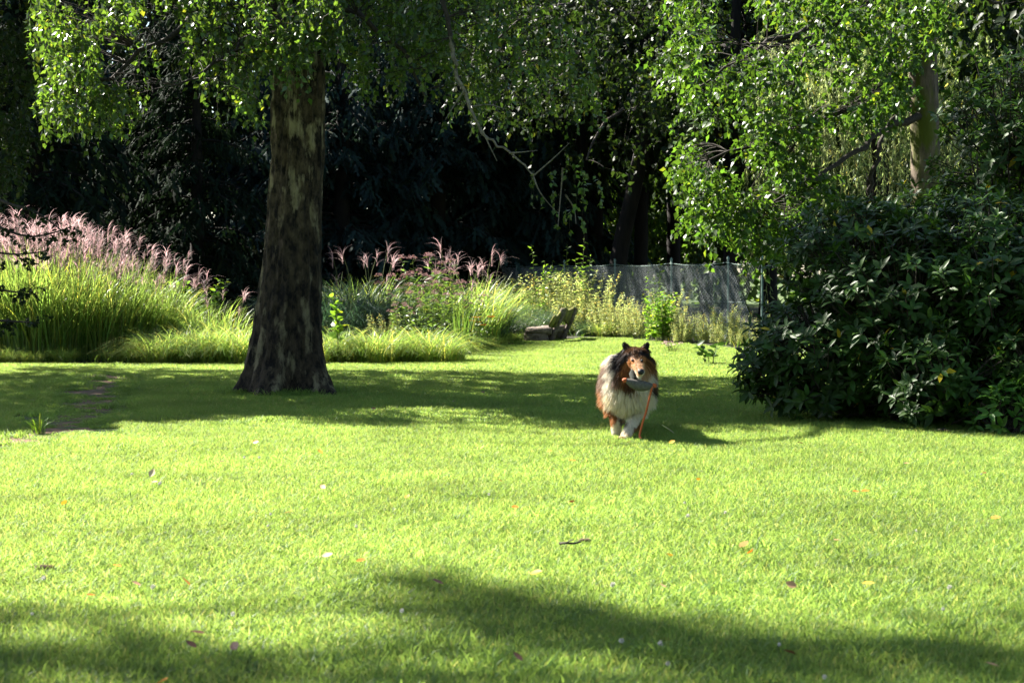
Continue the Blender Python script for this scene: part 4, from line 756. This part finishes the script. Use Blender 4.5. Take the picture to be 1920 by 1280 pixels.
# ------------------------------------------------------------------ the collie
def dog():
    import bmesh
    rng = np.random.default_rng(101); O = gp(1178, 821); O[2] = 0.0; PX = O[1] / FPX
    root = thing('dog', O, 'long haired sable and white collie trotting over the lawn with a toy in its mouth', 'dog')
    # rounded limb chains and ellipsoids fused by a voxel remesh into one body
    bm = bmesh.new()
    def ell(c, r, rot=None):
        res = bmesh.ops.create_icosphere(bm, subdivisions=3, radius=1.0)
        for v in res['verts']:
            p = Vector((v.co.x * r[0], v.co.y * r[1], v.co.z * r[2]))
            if rot: p.rotate(rot)
            v.co = p + Vector(c)
    def chain(pts, rad, n=7):
        for (a, b, ra, rb) in zip(pts[:-1], pts[1:], rad[:-1], rad[1:]):
            for k in range(n):
                t = k / (n - 1); c = [a[i] * (1 - t) + b[i] * t for i in range(3)]; r = ra * (1 - t) + rb * t; ell(c, (r, r, r))
    from mathutils import Euler
    ell((-.005, -.10, .40), (.155, .19, .19)); ell((.0, -.16, .50), (.15, .15, .16)); ell((-.01, -.05, .33), (.14, .2, .14))     # chest, mane
    ell((-.035, .18, .40), (.13, .26, .15)); ell((-.03, .45, .40), (.115, .22, .14)); ell((-.03, .62, .39), (.11, .16, .135))        # barrel, loin, rump
    chain([(0, -.1, .52), (.04, -.22, .60)], [.12, .10])                                                                       # neck
    ell((.055, -.30, .625), (.078, .095, .072)); ell((.06, -.36, .60), (.064, .07, .058))                                        # skull, brow
    chain([(.066, -.40, .59), (.078, -.475, .558), (.088, -.53, .532)], [.047, .033, .025])                                      # muzzle
    chain([(.064, -.38, .555), (.074, -.45, .522), (.082, -.50, .500)], [.036, .022, .015])                                     # lower jaw
    for sx in (-1, 1):
        ex = .055 + sx * .082; chain([(.055 + sx * .055, -.275, .675), (ex, -.275, .715), (ex + .006 * sx, -.285, .742)], [.03, .02, .004], 6)
    chain([(-.09, -.08, .30), (-.095, -.05, .21), (-.09, -.16, .125), (-.088, -.10, .055), (-.085, -.085, .035)], [.07, .05, .033, .028, .026])    # lifted foreleg
    chain([(.065, -.10, .30), (.06, -.10, .22), (.02, -.22, .115), (-.025, -.27, .035)], [.07, .052, .034, .028]); ell((-.032, -.30, .026), (.030, .045, .026))
    chain([(-.02, .52, .38), (.045, .38, .27), (.05, .46, .15), (.053, .24, .04)], [.10, .07, .035, .028]); ell((.055, .205, .026), (.032, .048, .026))
    chain([(-.08, .60, .36), (-.07, .62, .27), (-.07, .82, .17), (-.06, .90, .04)], [.09, .065, .035, .028]); ell((-.06, .87, .026), (.032, .048, .026))
    chain([(-.03, .74, .38), (-.04, .90, .31), (-.04, .97, .22), (-.04, 1.02, .17)], [.06, .055, .045, .02])
    me = bpy.data.meshes.new('body'); bm.to_mesh(me); bm.free(); o = bpy.data.objects.new('body', me); COL.objects.link(o)
    md = o.modifiers.new('r', 'REMESH'); md.mode = 'VOXEL'; md.voxel_size = .009
    ms = o.modifiers.new('s', 'SMOOTH'); ms.iterations = 4; ms.factor = .5
    me2 = bpy.data.meshes.new_from_object(o.evaluated_get(bpy.context.evaluated_depsgraph_get())); o.modifiers.clear(); o.data = me2; bpy.data.meshes.remove(me)
    n = len(me2.vertices); V = np.zeros(n * 3, np.float32); me2.vertices.foreach_get('co', V); V = V.reshape(-1, 3).astype(float)
    # coat: patches of colour by place on the body
    BLK, SAB, TAN, CRM, WHT, LT, GRY = np.array([.012, .010, .011]), np.array([.085, .045, .025]), np.array([.36, .16, .055]), np.array([.84, .77, .60]), np.array([.9, .86, .79]), np.array([.62, .42, .27]), np.array([.22, .15, .12])
    front = [(1167, 644, BLK), (1211, 643, BLK), (1190, 645, SAB), (1180, 650, SAB), (1202, 650, SAB), (1190, 656, SAB * 1.4), (1168, 657, BLK * 2), (1216, 660, BLK), (1176, 662, BLK * 2.4), (1205, 661, BLK * 2), (1190, 664, SAB * .7),
             (1166, 670, BLK), (1158, 676, BLK * 2), (1222, 672, BLK), (1228, 690, BLK), (1231, 706, BLK * 1.6), (1230, 722, BLK * 3), (1187, 669, TAN * 1.5), (1204, 669, TAN * 1.5), (1196, 671, LT * .9), (1178, 678, TAN * 1.1), (1213, 679, TAN * .9),
             (1196, 678, LT), (1196, 684, LT), (1188, 684, LT * 1.1), (1205, 684, LT), (1199, 690, LT * 1.05), (1189, 692, WHT), (1192, 699, WHT), (1208, 693, WHT), (1208, 699, WHT * .9), (1200, 702, WHT), (1174, 690, TAN), (1168, 702, TAN * .75), (1178, 706, SAB * 1.5), (1213, 692, TAN * .6), (1216, 706, SAB * 1.3), (1160, 694, SAB * 1.3), (1156, 704, GRY),
             (1150, 660, WHT * .8), (1146, 672, WHT), (1144, 690, WHT), (1144, 706, WHT), (1150, 718, WHT), (1136, 680, GRY * 1.2), (1131, 695, GRY), (1126, 710, GRY * 1.1), (1124, 724, TAN * .9), (1126, 740, TAN), (1132, 755, TAN * 1.05), (1140, 768, TAN),
             (1148, 780, TAN), (1160, 722, CRM), (1178, 730, CRM), (1195, 735, CRM), (1215, 735, CRM), (1145, 730, CRM), (1150, 748, CRM), (1170, 755, CRM), (1195, 760, CRM * .9), (1212, 755, CRM * .9), (1225, 748, WHT), (1160, 770, CRM), (1180, 775, CRM * .9),
             (1228, 735, GRY), (1155, 792, CRM), (1150, 788, TAN * 1.1), (1154, 802, WHT), (1156, 812, WHT * .8), (1185, 782, WHT), (1195, 778, WHT), (1178, 800, WHT), (1174, 810, CRM), (1170, 818, TAN * 1.1), (1192, 806, TAN * .8), (1192, 818, GRY * .5), (1168, 790, GRY * .6)]
    def inner(a, b): return (a if (1160 < a < 1218 and b < 712) or b > 776 else 1182 + (a - 1182) * .8)
    FX = np.array([((inner(a, b) - 1178) * PX, (821 - b) * PX) for a, b, c in front]); FC = np.array([c for a, b, c in front])
    def coat(p):
        q = np.stack([p[:, 0] + .01 * (vn(p * 40, 3) - .5), p[:, 2] + .03 * (vn(p * 30, 4) - .5)], -1)
        d = ((q[:, None] - FX[None]) ** 2).sum(-1); w = np.exp(-(d - d.min(1, keepdims=True)) / .00022); w /= w.sum(1, keepdims=True); cf = w @ FC
        t = np.clip((p[:, 2] - .30) / .16, 0, 1)[:, None]; cr = TAN * (1 - t) + SAB * .8 * t; low = (p[:, 2] < .2)[:, None]; cr = np.where(low, TAN * .8 + WHT * .25, cr)
        k = np.clip((p[:, 1] - .02) / .12, 0, 1)[:, None]; k = np.where((p[:, 2] < .3)[:, None], np.clip((p[:, 1] - .0) / .3, 0, 1)[:, None], k); k = np.where(((p[:, 2] < .18) & (p[:, 1] < .42))[:, None], 0, k)
        return cf * (1 - k) + cr * k
    at = me2.attributes.new('tint', 'FLOAT_COLOR', 'POINT'); C = coat(V); at.data.foreach_set('color', np.concatenate([C * .8, np.ones((n, 1))], 1).astype(np.float32).ravel())
    fm = leaf_mat('coat', (.95, .93, .88), (.85, .77, .64), .3, .6, .2, .12, 25); me2.materials.clear(); me2.materials.append(fm)
    for p in me2.polygons: p.use_smooth = True
    o.parent = root; root.rotation_euler = (0, 0, -.068)
    # long coat: tapering locks that follow the body
    me2.calc_loop_triangles(); T = np.zeros(len(me2.loop_triangles) * 3, np.int32); me2.loop_triangles.foreach_get('vertices', T); T = T.reshape(-1, 3); a, b, c = V[T[:, 0]], V[T[:, 1]], V[T[:, 2]]
    nr = np.cross(b - a, c - a); ar = np.linalg.norm(nr, axis=1); nr = unit(nr); m = 80000; k = rng.choice(len(T), m, p=ar / ar.sum()); u = rng.random((m, 2)); sw = u.sum(1) > 1; u[sw] = 1 - u[sw]
    P = a[k] + (b - a)[k] * u[:, :1] + (c - a)[k] * u[:, 1:]; Nn = nr[k]
    hs, he = np.array([.062, -.33, .60]), np.array([.088, -.54, .515]); tt = np.clip(((P - hs) @ (he - hs)) / ((he - hs) @ (he - hs)), 0, 1)
    dseg = np.linalg.norm(P - hs - tt[:, None] * (he - hs), axis=1); face = (dseg < .088 - .03 * tt) & (P[:, 1] < -.33)
    ear = P[:, 2] > .69; leg = P[:, 2] < .20; hind = P[:, 1] > .3
    ln = np.full(m, .075); ln[(P[:, 2] > .3) & (P[:, 2] < .62) & ~hind] = .10; ln[hind] = .085; ln[leg] = .02; ln[(P[:, 2] >= .2) & (P[:, 2] < .3)] = .06; ln[P[:, 2] > .62] = .045; ln[face] = .012; ln[ear] = .009
    cheek = (np.abs(P[:, 0] - .06) > .06) & (P[:, 2] > .5) & (P[:, 2] < .64) & (P[:, 1] < -.15); ln[cheek & ~face] = .095
    EYES = ((.030, .612), (.098, .610))
    for ex, ez in EYES: ln[(np.hypot(P[:, 0] - ex, P[:, 2] - ez) < .021) & (P[:, 1] < -.3)] = .002
    ln *= .65 + .6 * rng.random(m); out = np.stack([(P[:, 0] - .0) * 2.2, 0 * P[:, 0] + .18, -np.ones(m) * .85], -1); out[ear] = (0, 0, 1); out[face] = (0, .5, .2)
    d = unit(Nn * .75 + out * .8 + rng.normal(0, .11, (m, 3))); e = unit(d * .6 + np.array([0, .1, -1.]) * .6 + Nn * .15); e[ear] = d[ear]
    mid = P + d * (ln * .55)[:, None]; tip = mid + e * (ln * .5)[:, None]; tip[:, 2] = np.maximum(tip[:, 2], .008)
    side = unit(np.cross(d, rng.normal(size=(m, 3)))); wd = np.where(face | ear | leg, .0026, .0038)[:, None] * (.6 + .6 * rng.random((m, 1)))
    F = np.stack([P - side * wd * .6, P + side * wd * .6, mid - side * wd * .5, mid + side * wd * .5, tip], 1); cc = coat(P) * (.92 + .16 * rng.random((m, 1)))
    cc = np.repeat(cc, 5, 0); off = (np.arange(m) * 5)[:, None]
    fb = MB(); fb.add(F, (np.array([[0, 1, 3, 2]]) + off), (np.array([[2, 3, 4]]) + off), cc); fb.build('fur', fm, root, off=(0, 0, 0))
    # eyes, nose
    dark = rough_mat('dark eye', (.004, .003, .003), (.012, .008, .006), 20, rough=.3, bump=0, spec=.4)
    nose_m = rough_mat('wet nose', (.008, .008, .010), (.02, .02, .022), 60, rough=.55, bump=.2, spec=.3)
    def ball(name, c, r, m_, squash=(1, 1, 1)):
        b_ = bmesh.new(); bmesh.ops.create_uvsphere(b_, u_segments=16, v_segments=10, radius=1)
        for v in b_.verts: v.co = Vector((v.co.x * r * squash[0], v.co.y * r * squash[1], v.co.z * r * squash[2])) + Vector(c)
        q = bpy.data.meshes.new(name); b_.to_mesh(q); b_.free(); q.materials.append(m_)
        for p in q.polygons: p.use_smooth = True
        at = q.attributes.new('tint', 'FLOAT_COLOR', 'POINT'); at.data.foreach_set('color', np.ones(len(q.vertices) * 4, np.float32))
        z = bpy.data.objects.new(name, q); COL.objects.link(z); z.parent = root
    def front_y(x, z, r=.009): k = (np.abs(V[:, 0] - x) < r) & (np.abs(V[:, 2] - z) < r); return V[k, 1].min() if k.any() else -.42
    for ex, ez in EYES: ball('eye', (ex, front_y(ex, ez) + .005, ez), .0105, dark)
    ball('nose', (.090, -.553, .535), .024, nose_m, (1, .8, .9))
    # the toy it carries, and its cord
    toy = thing('dog_toy', O + np.array([.07, -.48, .41]), 'grey padded retrieving toy with orange end loops and a dangling orange cord', 'dog toy')
    dm = rough_mat('dark canvas', (.012, .014, .010), (.03, .034, .026), 90, rough=.9, bump=.3); tm = rough_mat('grey canvas', (.055, .051, .044), (.13, .124, .108), 90, rough=.85, bump=.3); om = rough_mat('orange webbing', (.36, .075, .022), (.5, .125, .042), 120, rough=.7, bump=.2)
    def px3(px, py, y): return pt(px, py, O[1] + y)
    b = MB(); L0 = px3(1173, 712, -.50); L1 = px3(1225, 722, -.46); t = np.linspace(0, 1, 15); P = L0[None] * (1 - t[:, None]) + L1[None] * t[:, None] - np.array([0, 0, 1.]) * (.022 * np.sin(t * math.pi))[:, None]
    b.tubes(P[None], (np.sin(np.clip(t * .94 + .03, 0, 1) * math.pi) ** .6 * .040)[None], 18); b.build('bag', tm, toy)
    f = MB(); fl = px3(1186, 700, -.45); f.tubes(np.array([[fl + [.01, .04, .02], fl, px3(1189, 711, -.47)]]), np.array([[.018, .026, .026]]), 10); f.build('grip_flap', dm, toy)
    for q, r in ((L0, -1), (L1, 1)):
        g = MB(); g.tubes(np.array([[q + [-.006 * r, 0, 0], q + [.008 * r, 0, -.002], q + [.022 * r, 0, -.008]]]), np.array([[.015, .017, .012]]), 10); g.build('end_loop', om, toy)
    r_ = MB(); S = spline([px3(1223, 722, -.47), px3(1219, 740, -.48), px3(1212, 770, -.45), px3(1204, 795, -.42), px3(1200, 812, -.40), px3(1198, 819, -.40), px3(1202, 821, -.42)], 30); S[:, 2] = np.maximum(S[:, 2], .012)
    r_.tubes(S[None], np.full((1, 30), .0078), 8); r_.build('cord', om, toy)
dog()

# ------------------------------------------------------------------ what lies on the lawn
def fallen_leaf():
    P, F = [], []; n = 7
    for i in range(n):
        t = i / (n - 1); w = .34 * math.sin(math.pi * min(1, t * .93 + .05)) ** .8 * (1 - .25 * t); P += [(-w, t, .10 * w * 3 + .12 * (t - .5) ** 2), (0, t, .1 * (t - .5) ** 2), (w, t, .10 * w * 2.2 + .16 * (t - .5) ** 2)]
    for i in range(n - 1):
        for j in (0, 1): F.append((3 * i + j, 3 * i + j + 1, 3 * i + j + 4, 3 * i + j + 3))
    return P, F
LEAFS = {'orange': ((.80, .26, .02), 'orange birch leaf lying on the lawn'), 'yellow': ((.85, .52, .06), 'yellow birch leaf lying on the lawn'), 'brown': ((.22, .09, .04), 'curled brown leaf lying on the lawn'),
         'tan': ((.62, .36, .20), 'pinkish tan dry leaf lying on the lawn'), 'pale': ((.85, .66, .38), 'pale cream yellow leaf lying on the lawn')}
spots = [(415, 865, 'brown'), (285, 886, 'pale'), (290, 903, 'tan'), (764, 930, 'orange'), (605, 912, 'tan'), (937, 900, 'yellow'), (600, 846, 'yellow'), (219, 1060, 'orange'), (348, 1089, 'orange'), (614, 1040, 'pale'), (677, 1050, 'orange'), (255, 1093, 'tan'), (170, 1115, 'orange'),
         (820, 1090, 'brown'), (370, 1185, 'brown'), (440, 1210, 'brown'), (358, 1207, 'brown'), (305, 1276, 'orange'), (80, 1028, 'tan'), (120, 942, 'yellow'), (1073, 863, 'orange'), (1072, 940, 'brown'), (1309, 898, 'yellow'), (966, 950, 'orange'), (1605, 921, 'orange'), (1623, 920, 'orange'),
         (1867, 970, 'orange'), (1395, 1020, 'pale'), (1407, 1034, 'orange'), (1006, 1073, 'yellow'), (1242, 1097, 'tan'), (1483, 1095, 'tan'), (1628, 1093, 'yellow'), (1570, 1012, 'tan'), (970, 1230, 'brown'), (1860, 1245, 'tan'), (1480, 1222, 'brown'), (1256, 1040, 'yellow'), (1180, 828, 'brown'),
         (1260, 828, 'yellow'), (1030, 846, 'orange'), (700, 765, 'brown'), (660, 742, 'brown'), (850, 752, 'brown'), (1330, 742, 'brown'), (905, 735, 'brown'), (1845, 886, 'tan'), (1700, 868, 'tan'), (1615, 848, 'brown'), (540, 960, 'tan'), (905, 838, 'yellow'), (1500, 830, 'brown'), (480, 828, 'orange')]
fp, ff = fallen_leaf(); protos = {}; rl = np.random.default_rng(111)
for px, py, kind in spots:
    g = gp(px, py, .06); s = rl.uniform(.036, .052) * (1.2 if kind == 'pale' else 1); rot = (rl.normal(.25, .25), rl.normal(0, .3), rl.random() * 6.28)
    if kind not in protos:
        b = MB(); b.add(np.array(fp) - np.array([0, .5, 0]), ff, None, LEAFS[kind][0]); b.add([(0, -.5, 0), (.02, -.5, 0), (.03, -.72, .04), (.01, -.72, .04)], [(0, 1, 2, 3)], None, np.array(LEAFS[kind][0]) * .5)
        protos[kind] = o = b.build('fallen_leaf', M['dead_leaf'], None); tag(o, LEAFS[kind][1], 'leaf', kind + ' leaves fallen on the lawn')
    else: o = protos[kind].copy(); COL.objects.link(o)
    o.location = tuple(g); o.scale = (s * 1.15, s, s); o.rotation_euler = rot
def cone(px, py, s, rz, label):
    g = gp(px, py, .03); root = thing('pine_cone', g, label, 'cone'); b = MB(); n = 60; t = np.arange(n) / n; a = np.arange(n) * 2.4; r = .42 * np.sin(np.pi * (t * .85 + .12)) ** .8; d = np.array([math.cos(rz), math.sin(rz), 0]); e = np.array([-d[1], d[0], 0]); z = np.array([0, 0, 1.])
    c = g + d * ((t - .5) * s * 2.6)[:, None]; rad = e * np.cos(a)[:, None] + z * np.sin(a)[:, None]; y = unit(rad + d * .7); x = unit(np.cross(y, d[None])); q = np.full((n, 3), s * .55)
    b.scatter(*LEAF, c + rad * (r * s * .35)[:, None], x, y, np.cross(x, y), q, (1, 1, 1)); b.tubes((g + d * (np.linspace(-1.2, 1.25, 9) * s)[:, None])[None], (np.sin(np.linspace(.15, 2.95, 9)) * s * .38)[None], 10); b.build('scales', cm, root)
cm = rough_mat('cone scale', (.05, .03, .02), (.20, .12, .08), 50)
cone(82, 1063, .030, .1, 'long brown pine cone lying by itself on the lawn'); cone(1094, 1013, .022, .5, 'short pine cone beside a fallen brown twig')
tw = MB(); S = spline([gp(1050, 1018, .045), gp(1062, 1017, .06), gp(1076, 1019, .05), gp(1088, 1015, .055)], 12); tw.tubes(S[None], np.linspace(.007, .004, 12)[None], 6); S2 = spline([gp(1062, 1017, .055), gp(1070, 1012, .075), gp(1076, 1011, .08)], 6); tw.tubes(S2[None], np.linspace(.004, .002, 6)[None], 5)
tag(tw.build('twig', M['twig'], None), 'short brown twig lying on the sunny lawn', 'twig')
st = MB(); S = spline([gp(1264, 812, .02), gp(1256, 806, .09), gp(1247, 800, .17), gp(1241, 796, .22)], 10); S[:, 0] = np.linspace(S[0, 0], S[-1, 0], 10); st.tubes(S[None], np.linspace(.004, .0025, 10)[None], 5)
tag(st.build('dry_stalk', rough_mat('straw', (.45, .38, .26), (.6, .52, .38), 30), None), 'thin pale dry stalk slanting from the grass beside the dog', 'stalk')
# white clover heads
cl = [(300, 905), (458, 857), (486, 857), (298, 907), (247, 888), (507, 963), (668, 986), (754, 1144), (917, 926), (1149, 1095), (1718, 994), (1238, 1206), (1252, 1243), (1290, 966), (1284, 942), (1768, 1141), (1546, 1268), (1461, 1207), (82, 1083), (437, 1150), (287, 1099), (502, 985), (60, 1150), (1780, 1100), (1165, 1200), (1360, 960), (330, 845), (1840, 888)]
rb = np.random.default_rng(113); cp = None
for px, py in cl:
    g = gp(px, py, .055)
    if cp is None:
        cp = thing('clover_flower', (0, 0, 0), 'small white clover head showing in the lawn', 'flower', 'white clover heads in the lawn'); b = MB(); d = rnd_dir(46, rb); X, Y, Z = frames(d, .2, rb); b.scatter(*LEAF, d * .004, X, Y, Z, np.full((46, 3), .0105), tints(46, .85, 1.1, 0, rb)); b.build('blossom', M['white'], cp)
        s = MB(); s.tubes(np.array([[(0, 0, -.055), (.004, 0, -.03), (0, 0, 0)]]), np.full((1, 3), .0012), 5); s.build('stem', M['stem'], cp); cp.location = tuple(g); cp.scale = (.7, .7, .7)
    else: dup(cp, g, rb.random() * 6, rb.uniform(.45, .8))
# young plants in the mown grass
yr = stem_plant('young_plant', 'small broad leaved young plant in the mown grass left of the rhododendron', 'plant', None, .30, 5, .09, 7, .17, 1.2, 'rhodo', OVAL, seed=120, spread=.5, up=.35, bottom=.3); yr.location = tuple(gp(1330, 683))
y2 = stem_plant('cut_shoot', 'dried pinkish shoot tuft in the grass before the laurel shrub', 'plant', None, .16, 8, .08, 6, .15, .8, 'herb', LANCE, 'dome', 'plume', seed=121, spread=.7, up=.2, fr=.04, fk=20); y2.location = tuple(gp(1262, 660))
tf = reed_clump('grass_tuft', 'long grass tuft at the edge of the trodden path', 'grass tuft', None, .22, .05, 34, .008, 'lime', 0, (.2, .8), seed=122); tf.location = tuple(gp(72, 815))
